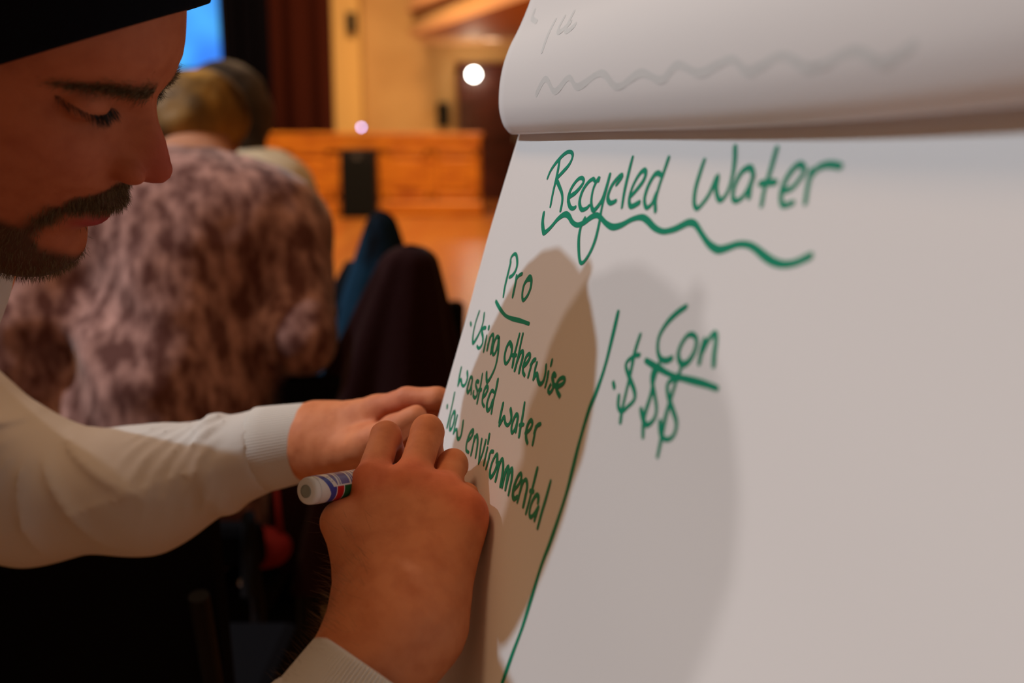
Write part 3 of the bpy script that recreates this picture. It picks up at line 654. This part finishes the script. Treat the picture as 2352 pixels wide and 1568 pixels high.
def handcol(P):
    col = np.ones((len(P), 3)) * SK
    for k in 'imrp':
        m = np.clip(.8 * np.exp(-(np.linalg.norm(P - mR[k][0], axis=1) / .0155) ** 3), 0, 1)[:, None]; col = col * (1 - m) + np.array((.88, .140, .060)) * m
        for q in (1, 2):
            m = .25 * np.exp(-(np.linalg.norm(P - mR[k][q], axis=1) / .012) ** 4)[:, None]; col = col * (1 - m) + np.array((.62, .17, .08)) * m
    m = (.40 * sstep(-P[:, 2], -1.0, -.90))[:, None]; col = col * (1 - m) + np.array((.42, .14, .060)) * m  # darker towards the wrist
    return col
def lefthandcol(P):
    col = np.ones((len(P), 3)) * SK * [.98, .98, 1.0]
    m = (.5 * np.exp(-(np.linalg.norm(P - pt(915, 930, .81), axis=1) / .03) ** 2))[:, None]
    return col * (1 - m) + np.array((.62, .19, .13)) * m
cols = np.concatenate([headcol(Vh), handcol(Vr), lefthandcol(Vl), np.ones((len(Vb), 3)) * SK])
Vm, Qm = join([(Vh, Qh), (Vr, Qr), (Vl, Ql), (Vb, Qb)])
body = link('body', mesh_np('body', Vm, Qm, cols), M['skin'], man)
# hairs as fine tapered blades
def strands(name, P, D, Ln, wd, m, parent, seed=1, bend=.3):
    r = np.random.default_rng(seed); n = len(P); side = np.cross(D, r.normal(size=(n, 3))); side /= np.linalg.norm(side, axis=1, keepdims=True) + 1e-9
    bd = np.cross(side, D); Lc = Ln[:, None]
    a = P; b = P + D * Lc * .5 + bd * Lc * .06 * bend; c = P + D * Lc + bd * Lc * bend * .5
    w2 = (side * wd)
    V = np.stack([a - w2, a + w2, b - w2 * .8, b + w2 * .8, c - w2 * .15, c + w2 * .15], 1).reshape(-1, 3)
    i = np.arange(n)[:, None] * 6; Q = np.concatenate([i + [0, 1, 3, 2], i + [2, 3, 5, 4]])
    o = link(name, mesh_np(name, V, Q), m, parent); o['kind'] = 'stuff'; return o
def pick(V, w_, n, seed):
    r = np.random.default_rng(seed); p = w_ / w_.sum(); return r.choice(len(V), size=n, p=p)
Nh = None
bm_ = beardmask(Vh); F_, c_, U_ = loc(Vh)
def surf_dirs(P, mixd, jit, seed):
    N = normals(bodyhead, P); r = np.random.default_rng(seed); D = N * mixd[0] + mixd[1] + r.normal(size=P.shape) * jit
    return D / np.linalg.norm(D, axis=1, keepdims=True)
ix = pick(Vh, bm_ ** 1.5 * (U_ < -.056), 26000, 3); P_ = Vh[ix] + np.random.default_rng(4).normal(size=(len(ix), 3)) * .0006
strands('beard', P_, surf_dirs(P_, (.55, -HU * .9 + HF * .15), .30, 5), np.random.default_rng(6).uniform(.0030, .0058, len(P_)), .00014, M['hair'], man)
mu = bm_ * (U_ > -.062) * (F_ > .06); ix = pick(Vh, mu ** 1.3 + 1e-12, 3800, 7); P_ = Vh[ix] + np.random.default_rng(8).normal(size=(len(ix), 3)) * .0006
strands('moustache', P_, surf_dirs(P_, (.5, -HU * .9 + HF * .1), .28, 9), np.random.default_rng(10).uniform(.0035, .0065, len(P_)), .00011, M['hair'], man)
a_ = np.abs(c_); brw = browmask(F_, a_, U_) ** 1.3
for sg in (-1, 1):
    ww = brw * (c_ * sg > 0) + 1e-13; ix = pick(Vh, ww, 1300, 11 + sg); P_ = Vh[ix] + np.random.default_rng(12).normal(size=(len(ix), 3)) * .0005
    strands('eyebrow', P_, surf_dirs(P_, (.35, HL * sg * .9 - HF * .3 - HU * .05), .22, 13), np.random.default_rng(14).uniform(.004, .008, len(P_)), .00012, M['hair'], man)
    th = np.linspace(-1, 1, 90); aa = np.interp(th, [-1, 1], [.0200, .0560]); uu = np.interp(aa, [.0178, .030, .0387, .0471, .0515, .0560], [.0185, .0185, .0198, .0215, .0232, .0240])
    base = np.stack([np.full_like(th, .0), aa * sg, uu], 1); ff = np.interp(aa, [.0178, .0387, .0471, .0557], [.0850, .0853, .0819, .063])
    P_ = np.array([unloc(f, q[1], q[2]) for f, q in zip(ff, base)]); P_ = np.repeat(P_, 3, 0) + np.random.default_rng(15).normal(size=(270, 3)) * .0004
    for _ in range(6): P_ = P_ - normals(headf, P_) * headf(P_)[:, None] * .8
    D = HF * .75 - HU * .75 + HL * sg * np.repeat(th, 3)[:, None] * .35 + np.random.default_rng(16).normal(size=P_.shape) * .12
    D /= np.linalg.norm(D, axis=1, keepdims=True)
    strands('eyelashes', P_, D, np.random.default_rng(17).uniform(.006, .0085, len(P_)), .00015, M['lash'], man, bend=-.5)
# hair on the back of the right wrist
sel = np.linalg.norm(Vr - pt(800, 1390, .58), axis=1); ww = np.exp(-(sel / .035) ** 2) * (Vr @ RX < pt(860, 1390, .58)[0]) + 1e-13
ix = pick(Vr, ww, 420, 21); P_ = Vr[ix]; Nn = normals(handR, P_)
D = Nn * .6 + np.array([-.35, -.1, .55]) * .6 + np.random.default_rng(22).normal(size=P_.shape) * .16; D /= np.linalg.norm(D, axis=1, keepdims=True)
strands('arm_hair', P_, D, np.random.default_rng(23).uniform(.006, .014, len(P_)), .00006, M['armhair'], man)

# sweatshirt with folds, cuffs
fA = (wrL - elL) / np.linalg.norm(wrL - elL); cufL = elL + fA * (np.linalg.norm(wrL - elL) - .046)
fB = (wrR - elR) / np.linalg.norm(wrR - elR)
cupR = pt(872, 1550, .572)                                # middle of the right cuff's upper edge
def sleeveL(P):
    d = chain(P, [shL, elL + [.0, .0, .0], elL + fA * .12 - [0, 0, .019], cufL], (.080, .060, .049, .037), .04)
    q = P - elL; s = q @ fA; rad = q - s[:, None] * fA; ang = np.arctan2(rad @ zz, rad @ np.array([0, -1.0, 0]))
    w_ = sstep(s, -.10, .0) * 1.0
    hz = rad @ zz; side_ = sstep(ang, -1.15, -.55) * sstep(-ang, -2.2, -1.7)
    ph1 = 330 * (s - .036 * ang) + 2.2 * vnoise(P * 17)
    rid = (1 - np.abs(np.sin(ph1 * .5))) ** 2
    fold = .0042 * rid * sstep(s, .115, .15) * sstep(-s, -.222, -.205) * side_ * (.45 + .55 * sstep(vnoise(P * 23 + 5), -.4, .3))
    th_ = np.arctan2(hz - .062, s - .045); rr_ = np.hypot(hz - .062, s - .045)
    rid2 = (1 - np.abs(np.sin(th_ * 5.5 + .9 * vnoise(P * 13)))) ** 2
    fold += .0060 * rid2 * sstep(rr_, .012, .04) * sstep(-rr_, -.155, -.075) * side_
    fold += .0012 * vnoise(P * 24) + .0040 * np.exp(-((s - .198) / .009) ** 2)
    seam = np.exp(-((ang + .25 - 2.2 * np.maximum(s - .06, 0)) / .030) ** 2) * .0016 * (s > -.02) * (s < .19)
    return d - fold - seam
def sleeveR(P):
    e = cupR - fB * .035
    d = chain(P, [shR, np.array([-.43, .44, .91]), elR, e - fB * .06, e], (.088, .056, .052, .050, .044), .04)
    return d - .003 * vnoise(P * 20)
def shirt(P):
    d = chain(P, [NB + [-.03, .0, -.02], (NB + hipC) / 2 + [0, 0, -.015], hipC + [.06, 0, .0]], (.115, .150, .165), .06)
    d = smin(d, chain(P, [shR, shL], (.078, .078), .03), .09)
    d = smin(d, smin(sleeveL(P), sleeveR(P), .01), .025)
    d = d - .006 * vnoise(P * 9) - .0025 * vnoise(P * 25)
    d = np.maximum(d, -rc(P, NB + [.02, -.01, .04], unloc(-.02, 0, -.05), .066, .085))          # neck opening
    d = np.maximum(d, ((P - wrL) @ fA + .060) * .98)
    hem = (hipC - NB) / np.linalg.norm(hipC - NB); return np.maximum(d, (P - hipC) @ hem - .02)
def shirt_cut(P):
    dd = shirt(P); m = (P - cupR) @ fB + .030; near = np.linalg.norm(P - cupR, axis=1) < .16
    m2 = (P - wrL) @ fA + .062; near2 = np.linalg.norm(P - wrL, axis=1) < .13
    dd = np.where(near, np.maximum(dd, m), dd); return dd
def shirt_all(P):
    d = chain(P, [NB + [-.03, .0, -.02], (NB + hipC) / 2 + [0, 0, -.015], hipC + [.06, 0, .0]], (.115, .150, .165), .06)
    d = smin(d, chain(P, [shR, shL], (.085, .075), .03), .09)
    d = smin(d, rc(P, NB + [-.01, -.03, .050], shR + [0, 0, .006], .100, .092), .05)  # extra shoulder bulk out of view, added to shade the writing hand
    d = smin(d, rc(P, NB, (-.415, .668, 1.128), .092, .070), .03)
    d = d - .006 * vnoise(P * 9) - .0025 * vnoise(P * 25)
    hem = (hipC - NB) / np.linalg.norm(hipC - NB); d = np.maximum(d, (P - hipC) @ hem - .02)
    sl = np.maximum(sleeveL(P), (P - wrL) @ fA + .046); sr = np.maximum(sleeveR(P), (P - cupR) @ fB + .030)
    d = smin(d, np.minimum(sl, sr), .025)
    return np.maximum(d, -rc(P, (-.405, .662, 1.135), unloc(-.02, 0, -.05), .058, .080))
Vs, Qs = nets(shirt_all, (-1.22, .33, .60), (-.02, 1.14, 1.26), .0036, extra=.015, smooth=1)
link('sweatshirt', mesh_np('sweatshirt', Vs, Qs), M['shirt'], man)
def cuff(name, c0, c1, r0, r1, squash, ribs, label, ridge=.0006, thick=.0028):
    ax = c1 - c0; L = np.linalg.norm(ax); ax = ax / L; a = np.cross(ax, zz); a /= np.linalg.norm(a); b = np.cross(ax, a)
    seg = ribs * 6; V = []; Q = []; pr = [(0, 0), (.04, .9), (.3, 1.05), (.6, 1.0), (.9, .97), (.97, .85), (1, .3), (1, -.6), (.9, -1), (.3, -1), (.02, -.9)]
    for t, o in pr:
        for k in range(seg):
            th = 2 * math.pi * k / seg; rr = r0 + (r1 - r0) * t + thick * .5 * o + (ridge * math.sin(ribs * th) if o > 0 else 0)
            V.append(c0 + ax * L * t + a * math.cos(th) * rr * squash + b * math.sin(th) * rr)
    n = len(pr)
    for i in range(n):
        j = (i + 1) % n
        for k in range(seg): Q.append((i * seg + k, i * seg + (k + 1) % seg, j * seg + (k + 1) % seg, j * seg + k))
    o = link(name, mesh_np(name, V, Q), M['cuff'], man); return o
cL = cuff('cuff', wrL - fA * .050, wrL + fA * .002, .0365, .0315, .95, 90, '', ridge=.00022)
# right cuff: its upper edge is cut square to the forearm
cR = cuff('cuff', cupR - fB * .075, cupR + fB * .000, 0.0490, .0415, .96, 120, '', ridge=.0007)
# trousers and shoes
def trousers(P):
    d = ell(P, hipC + [.0, 0, -.02], (.17, .19, .15))
    for s in (-1, 1):
        hp = hipC + [0, .10 * s, -.02]; kn = np.array([-.74 + .04 * s, .74 + .15 * s, .49]); an = np.array([-.98 + .05 * s, .74 + .17 * s, .10])
        d = smin(d, chain(P, [hp, kn, an], (.115, .085, .075), .04), .05)
    d = d - .006 * vnoise(P * 10) - .003 * vnoise(P * 26)
    return np.maximum(d, .075 - P[:, 2])
Vt, Qt = nets(trousers, (-1.3, .4, .05), (-.5, 1.25, 1.1), .010, extra=.02); link('trousers', mesh_np('trousers', Vt, Qt), M['navy'], man)
for s in (-1, 1):
    an = np.array([-.98 + .05 * s, .74 + .17 * s, .055])
    def shoe(P): return np.maximum(smin(ell(P, an + [-.01, 0, .0], (.06, .045, .06)), ell(P, an + [.10, 0, -.015], (.13, .048, .040)), .04), .002 - P[:, 2])
    v, q = nets(shoe, an - [.12, .09, .08], an + [.28, .09, .10], .006); link('shoe', mesh_np('shoe', v, q), M['shoe'], man)
# beanie
bn = np.array([-.278, .0, 1.0])                          # brim plane in head coordinates through the brow
def brimU(F): return 1.0487 * F - .0082
def beanie(P):
    F, c, U = loc(P); h = headf(P)
    over = h - .0125 + .002 * sstep(U, .09, .15)
    bU = np.where(F > .03, brimU(F), brimU(.03) + (F - .03) * .40)
    fold = h - .0155 + .0006 * np.sin(np.arctan2(c, F) * 130)
    fd = np.maximum(fold, np.maximum((bU - U) * .62, (U - bU - .060) * .62))
    d = np.maximum(over, (bU + .004 - U) * .62)
    return smin(d, fd, .006)
Vn, Qn = nets(beanie, HO + [-.26, -.2, -.14], HO + [.2, .2, .24], .0022, smooth=2)
link('beanie', mesh_np('beanie', Vn, Qn), M['beanie'], man)

# ------------------------------------------------------------------ the marker in his right hand
mk0 = pt(703, 1128, .600); mkd = pt(1000, 1078, .712) - mk0; mkd /= np.linalg.norm(mkd)
tt = ((P0 - mk0) @ n_) / (mkd @ n_); ML = tt - .0015
#print('marker length', ML, 'finger-plane', {k: [round(float((p - P0) @ n_), 4) for p in v] for k, v in mR.items()}, 'thumb', [round(float((p - P0) @ n_), 4) for p in thR], 'wr', (wrR - P0) @ n_)
#print('L', {k: [round(float((p - P0) @ n_), 4) for p in v] for k, v in mL.items()}, [round(float((p - P0) @ n_), 4) for p in thL])
def along(t): return mk0 + mkd * t
mkr = empty('marker_pen', along(.06), 'white marker pen with blue, red and green label bands held in the writing hand', 'pen')
m_ = MB(); m_.lathe(mk0, mkd, [(.0062, 0), (.0078, .0006), (.0084, .002), (.0086, .006), (.0086, .094), (.0078, .098), (.0060, .100), (.0058, .108), (.0042, .112)], 40)
lm = bpy.data.materials.new('marker_label'); lm.use_nodes = True; nt = lm.node_tree; b_ = nt.nodes['Principled BSDF']; b_.inputs['Roughness'].default_value = .35
at_ = nt.nodes.new('ShaderNodeAttribute'); at_.attribute_name = 'col'; nt.links.new(at_.outputs['Color'], b_.inputs['Base Color'])
m_.build('barrel', M['m_white'], mkr, True)
# label sleeve: printed bands carried as colours on a fine cylinder
ns, na = 260, 120; up_m = UP - mkd * (UP @ mkd); up_m /= np.linalg.norm(up_m); sd_m = np.cross(mkd, up_m)
V = []; Cc = []
r5 = np.random.default_rng(9); bars = np.repeat(r5.random(90) > .5, r5.integers(1, 4, 90))
for i in range(ns + 1):
    s = .0045 + .086 * i / ns
    for k in range(na):
        th = 2 * math.pi * k / na; V.append(along(s) + (up_m * math.cos(th) + sd_m * math.sin(th)) * .00872)
        dgr = (math.degrees(th) + 180) % 360 - 180          # 0 = top
        if sd_m @ (-FW) < 0: dgr = -dgr                      # 90 = towards the viewer
        x = s - .0045; c = (.74, .72, .72)
        start = .0005 + .0080 * min(max((dgr + 10) / 115, 0), 1) ** 1.2
        if x < start: c = (.74, .72, .72)
        elif x < start + .0045: c = (.035, .055, .36)
        elif 80 < dgr < 158:
            if x < .0135: c = (.035, .035, .30)
            elif x < .0142: c = (.70, .66, .70)
            elif x < .0200: c = (.55, .012, .014)
            elif x < .0208: c = (.70, .66, .66)
            else: c = (.0, .11, .035)
        elif -20 < dgr < 74 and x > start + .0080:
            c = (.16, .14, .38) if bars[int(x / .00042) % len(bars)] else (.74, .72, .74)
        elif 22 < dgr < 62 and start + .0054 < x < start + .0070: c = (.45, .42, .50) if int(dgr / 6) % 2 else (.74, .72, .72)
        elif dgr > 158 or dgr < -100: c = (.0, .11, .035)
        Cc.append(c)
Q = [(i * na + k, i * na + (k + 1) % na, (i + 1) * na + (k + 1) % na, (i + 1) * na + k) for i in range(ns) for k in range(na)]
link('label', mesh_np('label', V, Q, np.array(Cc)), lm, mkr)['label'] = 'printed sleeve with barcode stripes and blue, red and green bands'
m_ = MB(); m_.lathe(along(-.0004), -mkd, [(.0040, -.002), (.0040, .0002), (.0028, -.0001)], 24); m_.build('end_plug', M['m_grey'], mkr, True)
m_ = MB(); m_.lathe(along(.108), mkd, [(.0030, 0), (.0028, .006), (.0022, ML - .108)], 20); m_.build('nib', M['nib'], mkr, True)

# ================================================================== PEOPLE AND THINGS BEHIND
def cloth_obj(name, f, lo, hi, h, m, parent, extra=.02, sm=1, col=None):
    v, q = nets(f, lo, hi, h, extra, sm); return link(name, mesh_np(name, v, q, col(v) if col else None), m, parent)
# woman in crushed velvet, seated with her back to us
wo = empty('person', (-.62, 1.72, 0), 'seated person seen from behind in a mottled pink crushed-velvet top with golden-brown hair', 'person')
D1 = 1.70
def vel(P):
    d = chain(P, [pt(395, 1180, D1 + .02), pt(400, 900, D1), pt(440, 560, D1 + .02)], (.175, .165, .155), .06)
    d = smin(d, ell(P, pt(430, 545, D1 + .03), (.21, .14, .135)), .05)
    d = smin(d, chain(P, [pt(230, 510, D1 + .02), pt(625, 520, D1 + .02)], (.085, .088), .04), .08)
    d = smin(d, chain(P, [pt(640, 530, D1 + .02), pt(690, 775, D1 - .03), pt(610, 890, D1 + .18)], (.080, .066, .055), .03), .04)
    d = smin(d, chain(P, [pt(200, 530, D1), pt(40, 800, D1 - .08), pt(60, 900, D1 + .18)], (.088, .075, .06), .03), .05)
    d = smin(d, rc(P, pt(445, 440, D1 + .04), pt(455, 398, D1 + .06), .075, .050), .05)
    s = (P - pt(430, 700, D1)) @ np.array([.5, 0, .86])
    d = d - .010 * np.sin(s * 46 + 2.5 * vnoise(P * 5)) * sstep(vnoise(P * 4 + 9), -.3, .5) * sstep(-P[:, 2], -1.05, -.85) - .010 * vnoise(P * 9) - .004 * vnoise(P * 22)
    d = np.maximum(d, -rc(P, pt(455, 360, D1 + .07), pt(462, 280, D1 + .12), .056, .09))
    return np.maximum(d, .50 - P[:, 2])
cloth_obj('blouse', vel, (-1.25, 1.35, .48), (-.12, 2.1, 1.28), .007, M['velvet'], wo)
hc = pt(458, 268, 1.86)
def wskin(P):
    d = ell(P, hc + [.0, .02, -.01], (.072, .09, .095)); d = smin(d, rc(P, hc + [0, .0, -.02], pt(445, 430, D1 + .05), .055, .066), .02)
    d = smin(d, chain(P, [pt(430, 480, D1 + .05), pt(410, 1180, D1 + .04)], (.11, .12), .03), .05)
    for x1, y1, x2, y2 in ((640, 530, 690, 775), (200, 530, 40, 800)):
        d = smin(d, chain(P, [pt(x1, y1, D1 + .02), pt(x2, y2, D1 - .02), pt(x2 * .6 + 170, 890, D1 + .30)], (.055, .042, .028), .02), .03)
        hnd = pt(x2 * .6 + 170, 880, D1 + .36); d = smin(d, ell(P, hnd, (.032, .05, .018)), .02)
        for i in range(4): d = smin(d, rc(P, hnd + [(-.022 + .015 * i), .03, 0], hnd + [(-.026 + .017 * i), .10, -.02], .008, .0065), .004)
    for s in (-1, 1):
        kn = np.array([-.62 + .12 * s, 2.12, .53]); d = smin(d, chain(P, [pt(400 + 80 * s, 1200, D1 + .05), kn, kn + [0, .02, -.43]], (.09, .06, .04), .03), .04)
        d = smin(d, rc(P, kn + [0, .02, -.45], kn + [0, .16, -.49], .036, .028), .02)
    return np.maximum(d, .012 - P[:, 2])
cloth_obj('body', wskin, (-1.3, 1.4, .0), (-.1, 2.4, 1.36), .010, M['skin'], wo, col=lambda v: np.ones((len(v), 3)) * [.60, .30, .19])
def whair(P):
    d = smin(ell(P, hc + [0, -.0, .005], (.090, .098, .084)), ell(P, hc + [.0, -.085, -.012], (.055, .04, .045)), .03)
    q = P - hc; return d - .004 * vnoise(P * 24) - .002 * vnoise(P * 60)
cloth_obj('hair', whair, hc - .16, hc + .16, .005, M['golden'], wo)
def wtrou(P):
    d = ell(P, pt(400, 1190, D1 + .05), (.19, .17, .12))
    for s in (-1, 1):
        kn = np.array([-.62 + .12 * s, 2.12, .54]); d = smin(d, chain(P, [pt(400 + 80 * s, 1200, D1 + .05), kn, kn + [0, .02, -.40]], (.11, .085, .07), .03), .04)
    return np.maximum(d - .005 * vnoise(P * 12), .08 - P[:, 2])
cloth_obj('trousers', wtrou, (-.95, 1.45, .05), (-.3, 2.35, .75), .012, M['navy'], wo)
# chairs
def chair(loc_, rz, label, hb=.88, wd=.46, m='seat', sd=.23):
    t = empty('meeting_chair', loc_, label, 'chair', 'meeting chairs standing on the hall floor'); t.rotation_euler = (0, 0, rz)
    def add(nm, mb, mm):
        me = bpy.data.meshes.new(nm); bmesh.ops.recalc_face_normals(mb.bm, faces=mb.bm.faces[:]); mb.bm.to_mesh(me); mb.bm.free(); me.materials.append(M[mm] if isinstance(mm, str) else mm)
        o = bpy.data.objects.new(nm, me); COL.objects.link(o); o.parent = t; return o
    a = MB(); a.box((-wd / 2, -.22, .425), (wd / 2, sd, .485), .02); add('seat', a, m)
    a = MB(); a.box((-wd / 2, -.255, .52), (wd / 2, -.215, hb), .018)
    for v in a.bm.verts: v.co.y -= .09 * (v.co.z - .5) + .25 * (v.co.x ** 2) * -1
    add('backrest', a, m)
    for sx in (-1, 1):
        x = sx * (wd / 2 - .015)
        a = MB(); a.tube([(x, -.30, .012), (x, -.235, .45), (x, -.262, .62), (x, -.285, hb - .1)], .011); add('leg', a, 'black')
        a = MB(); a.tube([(x, sd + .01, .012), (x, sd - .02, .43)], .011); add('leg', a, 'black')
    for yy in (sd - .015, -.235): a = MB(); a.tube([(-wd / 2 + .015, yy, .40), (wd / 2 - .015, yy, .40)], .009); add('stretcher', a, 'black')
    return t
chair((-.62, 1.70, 0), 0, 'black chair under the seated person in the pink velvet top', hb=.60)
chair((-.545, 1.255, 0), 0, 'empty black fabric chair with a straight back just behind the writing man\'s sleeve', hb=.82, wd=.46, sd=.12)
# second person behind, dark hair, beige sweater
w2 = empty('person', (-1.28, 2.45, 0), 'person in a beige knit sweater with long grey-brown hair, seated behind the velvet top', 'person')
D2 = 2.70
h2 = pt(516, 262, D2)
def hair2(P):
    d = smin(ell(P, h2 + [0, .01, .01], (.124, .125, .134)), chain(P, [h2 + [.02, -.02, -.02], pt(560, 340, D2 - .03)], (.09, .055), .03), .05)
    q = P - h2; return d - .006 * vnoise(P * 13) - .003 * vnoise(P * 30)
cloth_obj('hair', hair2, h2 - .24, h2 + .24, .008, M['greyhair'], w2)
def swe(P):
    d = chain(P, [pt(520, 900, D2), pt(535, 500, D2)], (.185, .18), .05)
    d = smin(d, chain(P, [pt(440, 440, D2), pt(625, 452, D2)], (.100, .120), .04), .08)
    for x1, x2 in ((640, 700), (425, 330)): d = smin(d, chain(P, [pt(x1, 470, D2), pt(x2 - 10, 760, D2), pt(x2 - 40, 800, D2 + .22)], (.095, .068, .05), .03), .03)
    d = d - .008 * vnoise(P * 9) - .003 * vnoise(P * 24)
    d = np.maximum(d, -rc(P, h2 + [0, 0, -.18], h2, .068, .10)); return np.maximum(d, .48 - P[:, 2])
cloth_obj('sweater', swe, (-1.4, 2.3, .46), (-.3, 3.25, 1.40), .010, M['beige'], w2)
def sk2(P):
    d = smin(ell(P, h2 + [0, .03, -.01], (.075, .095, .105)), rc(P, h2, pt(530, 470, D2 + .02), .05, .06), .02)
    d = smin(d, rc(P, pt(530, 520, D2), pt(520, 900, D2 + .02), .11, .12), .05)
    for x1, x2 in ((640, 700), (425, 330)):
        d = smin(d, chain(P, [pt(x1, 470, D2), pt(x2 - 10, 760, D2), pt(x2 - 50, 800, D2 + .30)], (.05, .04, .028), .02), .03)
        hnd = pt(x2 - 52, 800, D2 + .34); d = smin(d, ell(P, hnd, (.032, .05, .018)), .02)
        for i in range(4): d = smin(d, rc(P, hnd + [(-.022 + .015 * i), .03, 0], hnd + [(-.026 + .017 * i), .10, -.02], .008, .0065), .004)
    for s in (-1, 1):
        b0 = np.array([-.77 + .1 * s, 2.72, .52]); d = smin(d, chain(P, [b0, b0 + [.02 * s, .42, .0], b0 + [.02 * s, .44, -.43]], (.09, .06, .04), .03), .04)
        d = smin(d, rc(P, b0 + [.02 * s, .44, -.45], b0 + [.02 * s, .58, -.49], .036, .028), .02)
    return np.maximum(d, .012 - P[:, 2])
cloth_obj('body', sk2, (-1.5, 2.3, .0), (-.2, 3.6, 1.45), .012, M['skin'], w2, col=lambda v: np.ones((len(v), 3)) * [.60, .30, .19])
def tr2(P):
    d = ell(P, (-.77, 2.74, .53), (.19, .17, .12))
    for s in (-1, 1):
        b0 = np.array([-.77 + .1 * s, 2.72, .52]); d = smin(d, chain(P, [b0, b0 + [.02 * s, .42, .0], b0 + [.02 * s, .44, -.38]], (.11, .085, .07), .03), .04)
    return np.maximum(d - .005 * vnoise(P * 12), .08 - P[:, 2])
cloth_obj('trousers', tr2, (-1.15, 2.45, .05), (-.4, 3.4, .75), .014, M['navy'], w2)
w2.location = (-.77, 2.8, 0)
for ch in w2.children: ch.location = -root_loc(w2)
chair((-.74, 2.71, 0), 0, 'black chair under the person in the beige sweater', hb=1.02, wd=.56)

# coats hanging over chair backs
def coat(name, cx, cy, ztop, zbot, w0, w1, t0, t1, rz, m, label, folds=7, tilt=0, seed=0, parts=True):
    t = empty(name, (cx, cy, zbot), label, 'jacket'); ns_, nr = 96, 40; V = []; Q = []
    ca, sa = math.cos(rz), math.sin(rz)
    for j in range(nr + 1):
        v = (j / nr) ** 1.3; z = ztop + (zbot - ztop) * v; g = math.sqrt(max(0, 1 - (1 - min(1, v / .05)) ** 2))
        wd = (w0 + (w1 - w0) * v ** .9) * (.10 + .90 * g); th_ = (t0 + (t1 - t0) * v ** .8) * (.2 + .8 * g)
        for k in range(ns_):
            a = 2 * math.pi * k / ns_; fo = 1 + (.16 * v + .02) * math.sin(folds * a + seed + 1.2 * math.sin(3 * v + seed)) + .05 * v * math.sin(13 * a + 2 * seed)
            x = math.copysign(abs(math.cos(a)) ** .8, math.cos(a)) * wd / 2 * fo + tilt * v; y = math.sin(a) * th_ / 2 * fo
            V.append((cx + x * ca - y * sa, cy + x * sa + y * ca, z + .012 * math.sin(5 * a + seed) * (v > .9)))
    for j in range(nr):
        for k in range(ns_): a = j * ns_ + k; b = j * ns_ + (k + 1) % ns_; Q.append((a, b, b + ns_, a + ns_))
    V.append((cx, cy, ztop + .01)); tp = len(V) - 1
    me = mesh_np('cloth', V[:-1], Q); bm = bmesh.new(); bm.from_mesh(me); bm.verts.ensure_lookup_table(); bm.faces.new([bm.verts[k] for k in range(ns_)]); bm.to_mesh(me); bm.free()
    link('coat_body', me, m, t)
    def T(x, y, z): return (cx + x * ca - y * sa, cy + x * sa + y * ca, z)
    for s in (-1, 1):      # sleeves hanging down at the back
        mb = MB(); mb.tube([T(s * w1 * .10 + tilt * .3, t1 * .28, ztop - .14), T(s * w1 * .17 + tilt * .5, t1 * .5, ztop - .25), T(s * w1 * .20 + tilt * .8, t1 * .56, ztop - .38), T(s * w1 * .21 + tilt, t1 * .58, max(zbot - .02, ztop - .55))], [.03, .045, .042, .040], 16); mb.build('sleeve', m, t, True)
    return t
pc1 = pt(960, 575, 1.66); coat('dark_coat', pc1[0] - .012, pc1[1], pc1[2] + .01, .46, .075, .42, .06, .22, .10, M['maroon'], 'dark maroon-black wool coat draped over a chair back beside the flip chart', 9, -.085, 1.0)
chair((pc1[0] - .10, pc1[1] + .22, 0), .1, 'chair hidden under the dark maroon coat', hb=.80, wd=.30)
pc2 = pt(876, 492, 2.30); coat('blue_coat', pc2[0], pc2[1], pc2[2] + .01, .42, .05, .40, .05, .24, .35, M['bluecoat'], 'blue and black coat draped over a chair behind the maroon coat', 5, -.03, 2.6)
chair((pc2[0] - .05, pc2[1] + .24, 0), .35, 'chair hidden under the blue and black coat', hb=.80, wd=.32)
# red bag hanging below the velvet top
rb = pt(588, 1256, 1.62)
bag = empty('red_bag', (rb[0], rb[1], rb[2] - .06), 'small dark red cloth bag beside the velvet-clad person\'s seat', 'bag')
def bagf(P): return ell(P, rb, (.060, .04, .034)) - .003 * vnoise(P * 40)
cloth_obj('bag_body', bagf, rb - .1, rb + .1, .005, M['red'], bag)
m_ = MB(); m_.tube([rb + [-.04, 0, .02], rb + [-.035, .03, .09], rb + [.03, .03, .09], rb + [.04, 0, .02]], .006); m_.build('strap', M['red'], bag, True)
m_ = MB(); m_.lathe(rb + [-.01, -.045, -.038], (0, -1, 0), [(.007, 0), (.007, .006), (.003, .008)]); m_.build('buckle', M['alu'], bag)

# dark bag shape added in place of the floor shade under the seat
bp = empty('added_dark_bag', (-.52, 1.80, 0), 'black bag shape added to darken the shaded floor under the velvet-clad person', 'bag')
def bpf(P):
    q = np.abs(P - [-.52, 1.80, .17]) - [.085, .055, .13]; d = np.linalg.norm(np.maximum(q, 0), axis=1) - .035
    return np.maximum(smin(d, ell(P, (-.52, 1.73, .12), (.08, .04, .08)), .03) - .004 * vnoise(P * 16), .002 - P[:, 2])
cloth_obj('bag_body', bpf, (-.72, 1.62, 0), (-.32, 1.98, .40), .009, M['seat'], bp)
m_ = MB(); m_.tube([(-.55, 1.82, .33), (-.55, 1.82, .37), (-.52, 1.82, .385), (-.49, 1.82, .37), (-.49, 1.82, .33)], .007); m_.build('handle', M['black'], bp, True)
m_ = MB(); m_.tube([(-.60, 1.745, .30), (-.52, 1.728, .315), (-.44, 1.745, .30)], .003); m_.build('zip', M['alu'], bp, True)
